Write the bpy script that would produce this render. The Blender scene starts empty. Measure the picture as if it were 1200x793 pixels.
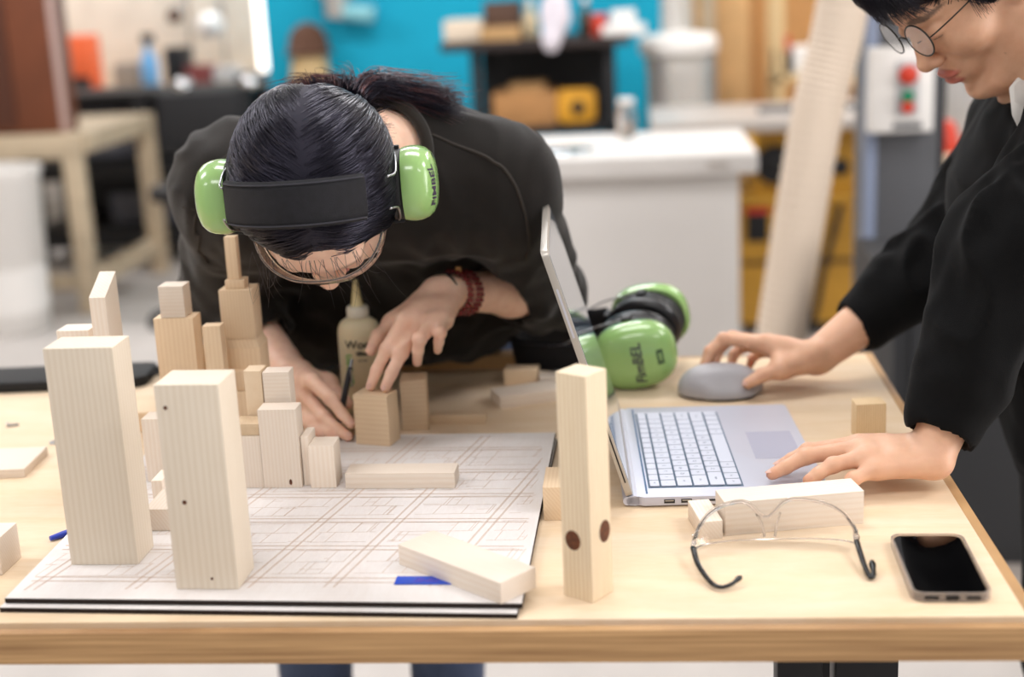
import bpy, bmesh, math, random
import numpy as np
from mathutils import Vector, Matrix
from mathutils.bvhtree import BVHTree

SC = bpy.context.scene
COL = SC.collection
TZ = 0.92                                   # height of the bench top above the floor

# ------------------------------------------------------------------ camera
cam_d = bpy.data.cameras.new('camera')
cam = bpy.data.objects.new('camera', cam_d)
COL.objects.link(cam)
def cam_axes(yaw, pitch, roll):
    cy, sy, cp, sp = math.cos(yaw), math.sin(yaw), math.cos(pitch), math.sin(pitch)
    w = Vector((-sy*cp, cy*cp, -sp)); r = Vector((cy, sy, 0)); u = r.cross(w)
    return r*math.cos(roll)+u*math.sin(roll), -r*math.sin(roll)+u*math.cos(roll), w
_r, _u, _w = cam_axes(0.093, 0.2512, -0.0478)
cam.matrix_world = Matrix(((_r.x, _u.x, -_w.x, -0.3747), (_r.y, _u.y, -_w.y, -1.2325), (_r.z, _u.z, -_w.z, 0.609+TZ), (0, 0, 0, 1)))
cam_d.sensor_width = 36.0
cam_d.lens = 1639.5/1200*36
cam_d.clip_start = 0.05
cam_d.dof.use_dof = True
cam_d.dof.focus_distance = 1.63
cam_d.dof.aperture_fstop = 2.15
SC.camera = cam

# ------------------------------------------------------------------ light and exposure
world = bpy.data.worlds.new('workshop_air'); SC.world = world
world.use_nodes = True
world.node_tree.nodes['Background'].inputs[0].default_value = (1.0, 0.98, 0.97, 1)
world.node_tree.nodes['Background'].inputs[1].default_value = 0.58
def area(name, loc, size, power, col=(1, 1, 1), rot=(0, 0, 0)):
    d = bpy.data.lights.new(name, 'AREA'); d.shape = 'RECTANGLE'; d.size, d.size_y = size
    d.energy = power; d.color = col
    o = bpy.data.objects.new(name, d); o.location = loc; o.rotation_euler = rot; COL.objects.link(o)
    return o
PW = .42
LAMPS = [(2.3, 0.7, 165), (-0.6, 1.5, 100), (-3.1, 0.7, 150), (-0.9, -1.5, 85), (1.9, -1.7, 70), (-3.4, -1.7, 70), (1.8, 4.4, 170), (-1.2, 4.4, 170), (-4.2, 4.4, 150), (1.8, 7.4, 170), (-1.2, 7.4, 190), (-4.2, 7.4, 190)]
for _x, _y, _p in LAMPS:
    area('ceiling_lamp_light', (_x, _y, 3.40), (1.5, 0.75), _p*PW, (1.0, 0.985, 0.99))
area('added_side_light', (5.85, -0.2, 2.1), (4.6, 2.0), 165, (1.0, 0.98, 0.985), (0, math.radians(90), 0))  # added light from an unseen side, brightens the right-hand faces
SC.view_settings.view_transform = 'Standard'
SC.view_settings.look = 'None'
SC.view_settings.exposure = -0.08
SC.view_settings.gamma = 1.0
SC.view_settings.use_curve_mapping = False

# ------------------------------------------------------------------ naming helpers
def tag(o, label=None, cat=None, group=None, kind=None):
    if label: o['label'] = label
    if cat: o['category'] = cat
    if group: o['group'] = group
    if kind: o['kind'] = kind
    return o
def empty(name, loc=(0, 0, 0), rot=(0, 0, 0)):
    o = bpy.data.objects.new(name, None); o.location = loc; o.rotation_euler = rot
    o.empty_display_size = 0.05; COL.objects.link(o); return o
def thing(name, label, cat, loc=(0, 0, 0), rot=(0, 0, 0), group=None):
    return tag(empty(name, loc, rot), label, cat, group)
def link(name, me, m, parent=None, loc=None, rot=None, mat4=None):
    o = bpy.data.objects.new(name, me); COL.objects.link(o)
    if m is not None and not me.materials: me.materials.append(m)
    if parent is not None: o.parent = parent
    if loc is not None: o.location = loc
    if rot is not None: o.rotation_euler = rot
    if mat4 is not None: o.matrix_local = mat4
    return o

# ------------------------------------------------------------------ materials
MATS = {}
def _new(name):
    m = bpy.data.materials.new(name); m.use_nodes = True
    nt = m.node_tree; return m, nt, nt.nodes['Principled BSDF']
def rgb(h):
    h = h.lstrip('#'); c = [int(h[i:i+2], 16)/255 for i in (0, 2, 4)]
    return tuple(((x/12.92) if x <= .04045 else ((x+.055)/1.055)**2.4) for x in c)+(1,)
def plain(name, col, rough=.5, metal=0, spec=.5, trans=0, ior=1.45, emit=None, es=0, noise=0, nscale=30, bump=0, bscale=200, coat=0, sheen=0, sss=0, alpha=1):
    if name in MATS: return MATS[name]
    m, nt, b = _new(name)
    c = rgb(col) if isinstance(col, str) else col
    b.inputs['Base Color'].default_value = c
    b.inputs['Roughness'].default_value = rough; b.inputs['Metallic'].default_value = metal
    b.inputs['Specular IOR Level'].default_value = spec
    b.inputs['Transmission Weight'].default_value = trans; b.inputs['IOR'].default_value = ior
    b.inputs['Coat Weight'].default_value = coat; b.inputs['Sheen Weight'].default_value = sheen
    b.inputs['Alpha'].default_value = alpha
    if sss:
        b.inputs['Subsurface Weight'].default_value = sss; b.inputs['Subsurface Radius'].default_value = (.008, .003, .0015); b.inputs['Subsurface Scale'].default_value = 1.0
    if emit: b.inputs['Emission Color'].default_value = rgb(emit); b.inputs['Emission Strength'].default_value = es
    tc = nt.nodes.new('ShaderNodeTexCoord')
    if noise:
        n = nt.nodes.new('ShaderNodeTexNoise'); n.inputs['Scale'].default_value = nscale; n.inputs['Detail'].default_value = 5
        nt.links.new(tc.outputs['Object'], n.inputs['Vector'])
        r = nt.nodes.new('ShaderNodeValToRGB')
        r.color_ramp.elements[0].color = tuple(x*(1-noise) for x in c[:3])+(1,)
        r.color_ramp.elements[1].color = tuple(min(1, x*(1+noise)) for x in c[:3])+(1,)
        r.color_ramp.elements[0].position = .3; r.color_ramp.elements[1].position = .7
        nt.links.new(n.outputs['Fac'], r.inputs['Fac']); nt.links.new(r.outputs['Color'], b.inputs['Base Color'])
    if bump:
        n2 = nt.nodes.new('ShaderNodeTexNoise'); n2.inputs['Scale'].default_value = bscale; n2.inputs['Detail'].default_value = 4
        nt.links.new(tc.outputs['Object'], n2.inputs['Vector'])
        bp = nt.nodes.new('ShaderNodeBump'); bp.inputs['Strength'].default_value = bump; bp.inputs['Distance'].default_value = .002
        nt.links.new(n2.outputs['Fac'], bp.inputs['Height']); nt.links.new(bp.outputs['Normal'], b.inputs['Normal'])
    MATS[name] = m; return m
def wood(name, light, dark, axis='Z', ring=140, contrast=.55, rough=.6, offset=(.11, .07, .05), streak=.4):
    """solid timber: growth rings around an axis that runs along the grain, in the object's own space"""
    if name in MATS: return MATS[name]
    m, nt, b = _new(name); N = nt.nodes; L = nt.links
    tc = N.new('ShaderNodeTexCoord'); oi = N.new('ShaderNodeObjectInfo')
    mul = N.new('ShaderNodeVectorMath'); mul.operation = 'SCALE'; mul.inputs[0].default_value = (.9, 1.3, .7); L.new(oi.outputs['Random'], mul.inputs['Scale'])
    add = N.new('ShaderNodeVectorMath'); add.operation = 'ADD'; L.new(tc.outputs['Object'], add.inputs[0]); L.new(mul.outputs[0], add.inputs[1])
    add2 = N.new('ShaderNodeVectorMath'); add2.operation = 'ADD'; L.new(add.outputs[0], add2.inputs[0]); add2.inputs[1].default_value = offset
    mp = N.new('ShaderNodeMapping'); L.new(add2.outputs[0], mp.inputs['Vector'])
    sc = {'X': (.06, 1, 1), 'Y': (1, .06, 1), 'Z': (1, 1, .06)}[axis]; mp.inputs['Scale'].default_value = sc
    w = N.new('ShaderNodeTexWave'); w.wave_type = 'RINGS'; w.rings_direction = axis
    w.inputs['Scale'].default_value = ring/ (2*math.pi) ; w.inputs['Distortion'].default_value = 1.6; w.inputs['Detail'].default_value = 2; w.inputs['Detail Scale'].default_value = 6
    L.new(mp.outputs[0], w.inputs['Vector'])
    n = N.new('ShaderNodeTexNoise'); n.inputs['Scale'].default_value = 90; n.inputs['Detail'].default_value = 6; L.new(mp.outputs[0], n.inputs['Vector'])
    mix = N.new('ShaderNodeMix'); mix.data_type = 'FLOAT'; mix.inputs[0].default_value = streak; L.new(w.outputs['Fac'], mix.inputs[2]); L.new(n.outputs['Fac'], mix.inputs[3])
    r = N.new('ShaderNodeValToRGB'); L.new(mix.outputs[0], r.inputs['Fac'])
    lc, dc = rgb(light), rgb(dark); md = tuple(l*(1-contrast)+d*contrast for l, d in zip(lc, dc))
    r.color_ramp.elements[0].color = lc; r.color_ramp.elements[0].position = .25
    r.color_ramp.elements[1].color = md; r.color_ramp.elements[1].position = .9
    hs = N.new('ShaderNodeHueSaturation'); L.new(r.outputs['Color'], hs.inputs['Color'])
    mr = N.new('ShaderNodeMapRange'); mr.inputs['To Min'].default_value = .9; mr.inputs['To Max'].default_value = 1.06; L.new(oi.outputs['Random'], mr.inputs['Value']); L.new(mr.outputs[0], hs.inputs['Value'])
    L.new(hs.outputs['Color'], b.inputs['Base Color']); b.inputs['Roughness'].default_value = rough
    bp = N.new('ShaderNodeBump'); bp.inputs['Strength'].default_value = .08; bp.inputs['Distance'].default_value = .001; L.new(mix.outputs[0], bp.inputs['Height']); L.new(bp.outputs['Normal'], b.inputs['Normal'])
    MATS[name] = m; return m

# ------------------------------------------------------------------ mesh helpers
class MB:
    """collects vertices and faces for one mesh"""
    def __init__(s): s.v = []; s.f = []
    def add(s, v, f):
        n = len(s.v); s.v += [tuple(x) for x in v]; s.f += [tuple(i+n for i in q) for q in f]; return s
    def box(s, c, d, rz=0, M=None):
        x, y, z = d[0]/2, d[1]/2, d[2]/2; R = Matrix.Rotation(rz, 3, 'Z') if rz else None
        vs = []
        for a in (-1, 1):
            for b_ in (-1, 1):
                for e in (-1, 1):
                    p = Vector((a*x, b_*y, e*z))
                    if R: p = R @ p
                    p = p+Vector(c)
                    vs.append(M @ p if M else p)
        return s.add(vs, [(0, 1, 3, 2), (4, 6, 7, 5), (0, 4, 5, 1), (2, 3, 7, 6), (0, 2, 6, 4), (1, 5, 7, 3)])
    def tube(s, pts, r, n=10, cap=True, closed=False, flat=None):
        pts = [Vector(p) for p in pts]; k = len(pts); rs = r if hasattr(r, '__len__') else [r]*k
        t0 = (pts[1]-pts[0]).normalized(); ref = Vector((0, 0, 1)) if abs(t0.z) < .9 else Vector((1, 0, 0))
        nx = (ref-t0*ref.dot(t0)).normalized(); base = len(s.v)
        for i, p in enumerate(pts):
            a = pts[(i-1) % k] if (closed or i > 0) else pts[i]; b_ = pts[(i+1) % k] if (closed or i < k-1) else pts[i]
            t = (b_-a).normalized(); nx = (nx-t*nx.dot(t)).normalized(); ny = t.cross(nx)
            for j in range(n):
                an = 2*math.pi*j/n; q = p+(nx*math.cos(an)*(flat or 1)+ny*math.sin(an))*rs[i]; s.v.append(tuple(q))
        for i in range(k if closed else k-1):
            for j in range(n):
                a = base+i*n+j; b_ = base+i*n+(j+1) % n; c = base+((i+1) % k)*n+(j+1) % n; d = base+((i+1) % k)*n+j
                s.f.append((a, b_, c, d))
        if cap and not closed:
            s.f.append(tuple(base+j for j in reversed(range(n)))); s.f.append(tuple(base+(k-1)*n+j for j in range(n)))
        return s
    def lathe(s, prof, n=24, M=None, sx=1, sy=1, cap=True):
        base = len(s.v); k = len(prof)
        for (r, z) in prof:
            for j in range(n):
                an = 2*math.pi*j/n; p = Vector((r*math.cos(an)*sx, r*math.sin(an)*sy, z)); s.v.append(tuple(M @ p if M else p))
        for i in range(k-1):
            for j in range(n): s.f.append((base+i*n+j, base+i*n+(j+1) % n, base+(i+1)*n+(j+1) % n, base+(i+1)*n+j))
        if cap:
            s.f.append(tuple(base+j for j in reversed(range(n)))); s.f.append(tuple(base+(k-1)*n+j for j in range(n)))
        return s
    def prism(s, poly, z0, z1, M=None):
        n = len(poly); vs = [Vector((x, y, z0)) for x, y in poly]+[Vector((x, y, z1)) for x, y in poly]
        if M: vs = [M @ v for v in vs]
        return s.add(vs, [tuple(reversed(range(n))), tuple(range(n, 2*n))]+[(i, (i+1) % n, n+(i+1) % n, n+i) for i in range(n)])
    def mesh(s, name='mesh', bevel=0, seg=2, smooth=False, angle=None, weld=False):
        me = bpy.data.meshes.new(name); me.from_pydata(s.v, [], s.f)
        bm = bmesh.new(); bm.from_mesh(me)
        if weld: bmesh.ops.remove_doubles(bm, verts=bm.verts, dist=1e-6)
        bmesh.ops.recalc_face_normals(bm, faces=bm.faces)
        if bevel: bmesh.ops.bevel(bm, geom=[e for e in bm.edges if e.calc_face_angle(0) > .5], offset=bevel, segments=seg, affect='EDGES', profile=.6)
        for f in bm.faces: f.smooth = smooth or bool(bevel)
        bm.to_mesh(me); bm.free()
        if smooth and angle is not None:
            me.set_sharp_from_angle(angle=angle)
        elif bevel: me.set_sharp_from_angle(angle=.7)
        me.update(); return me
    def obj(s, name, m, parent=None, **k):
        pl = {q: k.pop(q) for q in ('loc', 'rot', 'mat4') if q in k}
        return link(name, s.mesh(name, **k), m, parent, **pl)
def rrect(w, h, r, n=6):
    pts = []
    for cx, cy, a0 in ((w/2-r, h/2-r, 0), (-w/2+r, h/2-r, 90), (-w/2+r, -h/2+r, 180), (w/2-r, -h/2+r, 270)):
        for i in range(n+1):
            a = math.radians(a0+90*i/n); pts.append((cx+r*math.cos(a), cy+r*math.sin(a)))
    return pts
def spline(pts, n=8):
    """Catmull-Rom through points"""
    P = [np.array(p, float) for p in pts]; P = [2*P[0]-P[1]]+P+[2*P[-1]-P[-2]]; out = []
    for i in range(1, len(P)-2):
        for t in np.linspace(0, 1, n, endpoint=False):
            a, b, c, d = P[i-1], P[i], P[i+1], P[i+2]
            out.append(.5*((2*b)+(c-a)*t+(2*a-5*b+4*c-d)*t*t+(3*b-a-3*c+d)*t**3))
    out.append(P[-2]); return [tuple(o) for o in out]
def text_mesh(s, size, ex=0.0, shear=0.0, bold=0.0):
    cu = bpy.data.curves.new('lettering', 'FONT'); cu.body = s; cu.size = size; cu.extrude = ex; cu.align_x = 'CENTER'; cu.align_y = 'CENTER'; cu.shear = shear; cu.offset = bold
    o = bpy.data.objects.new('lettering', cu); COL.objects.link(o)
    bpy.context.view_layer.update()
    me = bpy.data.meshes.new_from_object(o.evaluated_get(bpy.context.evaluated_depsgraph_get()))
    bpy.data.objects.remove(o); bpy.data.curves.remove(cu); return me
# ------------------------------------------------------------------ the room
concrete = plain('pale_concrete', '#bab4af', .6, noise=.10, nscale=3, bump=.05)
cream = plain('cream_wall_paint', '#d9cfc3', .8, noise=.05, nscale=2)
cyan = plain('cyan_wall_paint', '#00a9cc', .75, noise=.05, nscale=1.5)
ceil_m = plain('ceiling_paint', '#d8d6d2', .9)
tag(MB().box((-1, 3.2, -.05), (14, 14.4, .1)).obj('floor', concrete), kind='structure')
tag(MB().box((-1, 3.2, 4.25), (14, 14.4, .1)).obj('ceiling', ceil_m), kind='structure')
tag(MB().box((-1, 10.45, 2.1), (14, .1, 4.2)).obj('wall_back', cream), kind='structure')
tag(MB().box((-8.05, 3.2, 2.1), (.1, 14.4, 4.2)).obj('wall_left', cream), kind='structure')
w2 = tag(MB().box((5.985, -.2, 2.1), (.02, 4.6, 2.0)).obj('window_added', plain('window_daylight', '#f4f2ee', .5, emit='#fff8f2', es=2.2)), kind='structure')  # glowing pane added out of view to go with the side light
for y_ in (-2.53, -.2, 2.13): MB().box((5.97, y_, 2.1), (.05, .06, 2.1)).obj('window_frame', plain('white_plastic', '#e9e6e2', .4), w2)
for z_ in (1.07, 3.13): MB().box((5.97, -.2, z_), (.05, 4.7, .06)).obj('window_frame', plain('white_plastic', '#e9e6e2'), w2)
tag(MB().box((6.05, 3.2, 2.1), (.1, 14.4, 4.2)).obj('wall_right', cream), kind='structure')
# ------------------------------------------------------------------ work bench
def ply_top(name, light, dark, sx=1.2, sy=7, rough=.5):
    m, nt, b = _new(name); N = nt.nodes; L = nt.links
    tc = N.new('ShaderNodeTexCoord'); mp = N.new('ShaderNodeMapping'); mp.inputs['Scale'].default_value = (sx, sy, 1); L.new(tc.outputs['Object'], mp.inputs['Vector'])
    n = N.new('ShaderNodeTexNoise'); n.inputs['Scale'].default_value = 2.2; n.inputs['Detail'].default_value = 6; n.inputs['Distortion'].default_value = 1.2; L.new(mp.outputs[0], n.inputs['Vector'])
    n2 = N.new('ShaderNodeTexNoise'); n2.inputs['Scale'].default_value = 45; n2.inputs['Detail'].default_value = 4; L.new(mp.outputs[0], n2.inputs['Vector'])
    mx = N.new('ShaderNodeMix'); mx.data_type = 'FLOAT'; mx.inputs[0].default_value = .3; L.new(n.outputs['Fac'], mx.inputs[2]); L.new(n2.outputs['Fac'], mx.inputs[3])
    r = N.new('ShaderNodeValToRGB'); r.color_ramp.elements[0].color = rgb(dark); r.color_ramp.elements[0].position = .3; r.color_ramp.elements[1].color = rgb(light); r.color_ramp.elements[1].position = .62
    L.new(mx.outputs[0], r.inputs['Fac']); L.new(r.outputs['Color'], b.inputs['Base Color']); b.inputs['Roughness'].default_value = rough
    return m
top_m = ply_top('birch_ply_top', '#dfcab0', '#d6bb97', rough=.6)
top_m.node_tree.nodes['Principled BSDF'].inputs['Specular IOR Level'].default_value = .25
def edge_mat():
    m, nt, b = _new('ply_edge'); N = nt.nodes; L = nt.links
    tc = N.new('ShaderNodeTexCoord'); mp = N.new('ShaderNodeMapping'); mp.inputs['Scale'].default_value = (1.2, 1.2, 60); L.new(tc.outputs['Object'], mp.inputs['Vector'])
    n = N.new('ShaderNodeTexNoise'); n.inputs['Scale'].default_value = 3; n.inputs['Detail'].default_value = 5; L.new(mp.outputs[0], n.inputs['Vector'])
    r = N.new('ShaderNodeValToRGB'); r.color_ramp.elements[0].color = rgb('#8f6a43'); r.color_ramp.elements[0].position = .32; r.color_ramp.elements[1].color = rgb('#c39b6b'); r.color_ramp.elements[1].position = .66
    L.new(n.outputs['Fac'], r.inputs['Fac']); L.new(r.outputs['Color'], b.inputs['Base Color']); b.inputs['Roughness'].default_value = .6
    return m
edge_m = edge_mat()
black_steel = plain('black_steel', '#17171a', .45, metal=.3)
steel = plain('brushed_steel', '#a9abb0', .3, metal=1)
BD = .975                                    # depth of the bench
bench = thing('work_bench', 'long workbench with pale plywood top and dark wooden edge strip', 'workbench', (0, 0, 0))
MB().box((-1.25, BD/2+.012, TZ-.014), (2.5-.024, BD-.024, .028)).obj('bench_top', top_m, bench, bevel=.001)
MB().box((-1.25, .006, TZ-.0175), (2.5, .012, .034)).obj('edge_strip', edge_m, bench, bevel=.0015)
MB().box((-.006, BD/2+.012, TZ-.0175), (.0118, BD-.0245, .034)).obj('edge_strip', edge_m, bench, bevel=.0015)
MB().box((-1.25, BD-.006+.012, TZ-.0175), (2.5, .0118, .034)).obj('edge_strip', edge_m, bench, bevel=.0015)
for x, y in ((-.196, .30), (-.119, .30), (-2.3, .30), (-.10, .92), (-2.3, .92)):
    w = (.052, .05) if x == -.196 else (.072, .05)
    MB().box((x, y, (TZ-.03)/2), (w[0], w[1], TZ-.03)).obj('leg', black_steel, bench, bevel=.002)
MB().box((-1.25, .92, TZ-.075), (2.0, .04, .08)).obj('rail', black_steel, bench)
MB().box((-1.25, .34, TZ-.075), (2.0, .03, .06)).obj('rail', black_steel, bench)

# ------------------------------------------------------------------ model base boards
board_m = ply_top('thin_birch_board', '#dfdbd9', '#d8d1cd', 6, 1.2, .75)
char_m = plain('charred_edge', '#1d1009', .8)
line_m = plain('laser_line', '#c3a68f', .8)
def sheet(name, z, th, corners, label):
    cx = sum(c[0] for c in corners)/4; cy = sum(c[1] for c in corners)/4
    t = thing(name, label, 'board', (cx, cy, TZ+z))
    q = [(x-cx, y-cy) for x, y in corners]
    inner = [(x*.9985, y*.9985) for x, y in q]
    MB().prism(q, 0, th-.0006).obj('charred_edge', char_m, t)
    MB().prism(inner, th-.0006, th).obj('top_face', board_m, t)
    return t, cx, cy
sheet('base_board', 0, .0055, [(-1.039, .049), (-.500, .026), (-.487, .562), (-1.041, .572)], 'lower thin plywood board with burnt edges under the engraved map board')
mapb, mcx, mcy = sheet('map_board', .0062, .0055, [(-1.0365, .058), (-.4955, .036), (-.4895, .570), (-1.0425, .580)], 'thin plywood city map board engraved with fine street lines')
BZ = TZ+.0118                                # top of the map board
# engraved streets: one family along the board, one leaning across it, and plot outlines between them
random.seed(5)
lm = MB()
def inside(x, y): return -1.03 < x < -.501 and .066 < y < .562
def seg(a, b, w):
    n = max(2, int((Vector(b)-Vector(a)).length/.012)); d = (Vector(b)-Vector(a)).normalized(); nn = Vector((-d.y, d.x))*w/2
    run = []
    for i in range(n+1):
        p = Vector(a).lerp(Vector(b), i/n)
        if inside(p.x, p.y): run.append(p)
        if (not inside(p.x, p.y) or i == n) and len(run) > 1:
            a_, b_ = run[0], run[-1]
            lm.add([(a_.x-nn.x, a_.y-nn.y, 0), (b_.x-nn.x, b_.y-nn.y, 0), (b_.x+nn.x, b_.y+nn.y, 0), (a_.x+nn.x, a_.y+nn.y, 0)], [(0, 1, 2, 3)]); run = []
        elif not inside(p.x, p.y): run = []
sk = Vector((.24, 1))                        # lean of the cross streets
ys = [.10, .185, .265, .345, .43, .515]
xs0 = [-1.22, -1.13, -1.03, -.92, -.80, -.71, -.60, -.52]
for yy in ys:
    for o in (-.006, -.0045, .0045, .006): seg((-1.05, yy+o+.006), (-.48, yy+o-.012), .0006)
for xx in xs0:
    for o in (-.006, -.0045, .0045, .006): seg((xx+o, .03), (xx+o+sk.x*.6, .63), .0006)
for yi in range(len(ys)-1):
    for xi in range(len(xs0)-1):
        y0, y1 = ys[yi]+.012, ys[yi+1]-.012
        for k in range(7):
            t = random.random(); yb = y0+(y1-y0)*random.choice((0, .5)); ye = yb+(y1-y0)*.5
            x = xs0[xi]+.012+(xs0[xi+1]-xs0[xi]-.024)*t
            seg((x+sk.x*(yb-.03), yb), (x+sk.x*(ye-.03), ye), .0005)
            if random.random() < .6:
                yy = yb+(ye-yb)*random.random(); x2 = x+random.uniform(-.03, .03)
                seg((x+sk.x*(yy-.03), yy), (x2+sk.x*(yy-.03), yy), .0005)
        x_a, x_b = xs0[xi]+.012, xs0[xi+1]-.012
        for yy in (y0, (y0+y1)/2, y1): seg((x_a+sk.x*(yy-.03), yy), (x_b+sk.x*(yy-.03), yy), .0005)
lm.v = [(x-mcx, y-mcy, z) for x, y, z in lm.v]
lo = lm.obj('engraved_lines', line_m, mapb, loc=(0, 0, .00565)); lo['kind'] = 'stuff'

# ------------------------------------------------------------------ wooden blocks
W = {a: wood('pine_'+a, '#eaddcf', '#d4b99b', a, ring=560, contrast=.26) for a in 'XYZ'}
Wt = {a: wood('tan_pine_'+a, '#e6cdad', '#cba478', a, ring=560, contrast=.26) for a in 'XYZ'}
Wg = wood('grey_pine_Z', '#e4d7c5', '#c8b392', 'Z', ring=430, contrast=.26)
knot_m = plain('knot_brown', '#5a3018', .6, noise=.5, nscale=180)
GB = 'loose wooden model blocks on the bench'
def block(label, x0, y0, w, d, h, z=None, rot=0, m=None, name='wood_block', top=None, corner=True, bev=.0008, cat='block'):
    """block whose front-left bottom corner is x0,y0; width w, depth d, turned by rot degrees about that corner"""
    z = BZ if z is None else z
    M = Matrix.Rotation(math.radians(rot), 4, 'Z'); c = M @ Vector((w/2, d/2, 0))
    b = MB()
    zt = [h]*4 if top is None else top        # heights of the four top corners fl, fr, br, bl
    P = [(-w/2, -d/2), (w/2, -d/2), (w/2, d/2), (-w/2, d/2)]
    b.add([(x, y, 0) for x, y in P]+[(x, y, t) for (x, y), t in zip(P, zt)], [(3, 2, 1, 0), (4, 5, 6, 7), (0, 1, 5, 4), (1, 2, 6, 5), (2, 3, 7, 6), (3, 0, 4, 7)])
    o = b.obj(name, m or W['Z'], None, bevel=bev)
    o.location = (x0+c.x, y0+c.y, z); o.rotation_euler = (0, 0, math.radians(rot))
    return tag(o, label, cat, GB)
def knot(par, loc, r, axis, sx=1.0):
    """dark knot let into a face; axis = outward normal"""
    q = Vector(axis).to_track_quat('Z', 'Y').to_matrix().to_4x4(); q.translation = Vector(loc)
    k = MB().lathe([(r, -.0015), (r, .0003), (r*.6, .0005)], 18, sx=sx).obj('knot', knot_m, par, smooth=True, angle=.6); k.matrix_local = q
    return k
tA = block('tallest grey-beige wooden tower block, front left on the map board', -.998, .141, .076, .050, .2445, m=Wg, rot=-.5, bev=.001)
tB = block('tall wooden tower block with two tiny knots, front centre-left of the map board', -.859, .076, .067, .055, .221, m=Wg, rot=-2, bev=.001)
knot(tB, (-.0235, -.0275, .197), .0022, (0, -1, 0)); knot(tB, (-.0145, -.0275, .096), .0024, (0, -1, 0)); knot(tB, (.006, -.0275, .012), .0015, (0, -1, 0))
post = block('square wooden post with two big dark knots standing alone before the laptop', -.4565, .0795, .0365, .035, .2365, z=TZ, m=wood('post_pine', '#e9d8bc', '#d0b188', 'Z', ring=600), rot=-35, bev=.0012)
knot(post, (-.004, -.0175, .063), .0105, (0, -1, 0), .9); knot(post, (.01825, .006, .070), .0118, (1, 0, 0), .75)
block('upright wooden block mostly hidden behind the tallest tower, only its top showing', -1.108, .43, .042, .035, .205, z=TZ)
block('thin upright wooden block with a slanted gable-like top behind the tallest tower', -1.050, .405, .021, .045, .25, z=TZ, top=[.252, .252, .276, .276])
block('upright wooden block carrying a small cube, behind the tall towers', -1.006, .50, .053, .034, .189, m=Wt['Z'])
block('small wooden cube sitting on top of an upright block', -.9955, .501, .033, .031, .042, z=BZ+.1895, m=W['X'])
block('slim upright wooden stick block left of the stepped skyscraper', -.937, .485, .024, .020, .181, m=Wt['Z'])
block('upright wooden block half hidden between the slim stick and the cube-topped block', -.972, .545, .032, .03, .135, m=Wt['Z'])
sky = thing('model_skyscraper', 'stepped wooden model skyscraper with a thin square spire', 'model tower', (-.905, .545, BZ))
MB().box((-.008, -.012, .0425), (.078, .062, .085)).obj('tier', Wt['Z'], sky, bevel=.0008)
MB().box((-.010, -.008, .0985), (.066, .052, .026)).obj('tier', Wt['Z'], sky, bevel=.0008)
b = MB(); p0 = rrect(.058, .046, .001, 1); p1 = rrect(.049, .040, .001, 1)
MB().prism([(-.024, -.020), (.030, -.020), (.030, .024), (-.024, .024)], .0, .14).obj('lower_shaft', Wt['Z'], sky, bevel=.0006)
b = MB(); B0 = [(-.024, -.020), (.030, -.020), (.030, .024), (-.024, .024)]; T0 = [(-.019, -.017), (.0255, -.017), (.0255, .022), (-.019, .022)]
b.add([(x, y, .14) for x, y in B0]+[(x, y, .151) for x, y in T0], [(0, 1, 5, 4), (1, 2, 6, 5), (2, 3, 7, 6), (3, 0, 4, 7), (4, 5, 6, 7), (3, 2, 1, 0)])
b.obj('bevelled_collar', Wt['Z'], sky)
MB().prism(T0, .1512, .2185).obj('upper_shaft', Wt['Z'], sky, bevel=.0006)
MB().box((.002, .001, .2245), (.0255, .024, .0118)).obj('setback', Wt['Z'], sky, bevel=.0005)
MB().box((.000, .0, .259), (.0155, .0145, .0572)).obj('spire', Wt['Z'], sky, bevel=.0005)
# the tight cluster beside the hand
block('tall front block of the tight cluster, one small dark knot near its foot', -.8415, .371, .048, .030, .1015, m=W['Z'])
knot(bpy.data.objects['wood_block.00%d' % 8] if False else [o for o in COL.objects if o.get('label', '').startswith('tall front block')][0], (.010, -.015, .0075), .0038, (0, -1, 0), .5)
block('low wide block at the left end of the tight cluster', -.8765, .3725, .0345, .040, .067, m=W['Z'])
block('thin end-grain slip lying on the low left block of the cluster', -.8745, .376, .0315, .034, .015, z=BZ+.0672, m=wood('end_grain', '#e6d2b4', '#a98358', 'Y', ring=1500, contrast=.9))
block('upright end-grain block rising at the back left of the cluster', -.8665, .4125, .0225, .028, .1395, m=wood('end_grain_tall', '#ead8bf', '#c39c6c', 'Y', ring=1000, contrast=.7))
block('upright block with a plain face at the back centre of the cluster', -.8425, .4115, .0335, .026, .1375, m=W['X'])
block('low block tucked against the right side of the cluster', -.7925, .378, .010, .038, .064, m=W['Z'])
block('small upright block standing alone right of the tight cluster', -.782, .3685, .032, .037, .0545, m=W['Z'])
block('long flat block lying on the map board right of the small upright block', -.7375, .364, .136, .036, .020, rot=-1.5, m=W['X'])
held = block('wooden block pressed down under two fingertips', -.757, .535, .050, .034, .0695, rot=-15, m=Wt['X'])
block('upright block with a peaked top just behind the pressed block', -.7085, .6245, .0365, .030, .07, z=TZ, top=[.071, .0745, .0765, .0765], rot=4, m=Wt['X'])
block('thin wooden strip lying on the bench behind the map board', -.676, .652, .082, .022, .0115, z=TZ, m=Wt['X'])
block('flat slab lying skewed on the bench near the black headband', -.578, .7185, .100, .050, .0185, z=TZ, rot=22, m=W['X'])
block('short block lying beneath the black headband, front one', -.583, .838, .052, .03, .026, z=TZ, rot=-4, m=Wt['X'])
block('pale short block lying beside the headband, behind the skewed slab', -.527, .815, .055, .035, .018, z=TZ, rot=3, m=W['X'])
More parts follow.
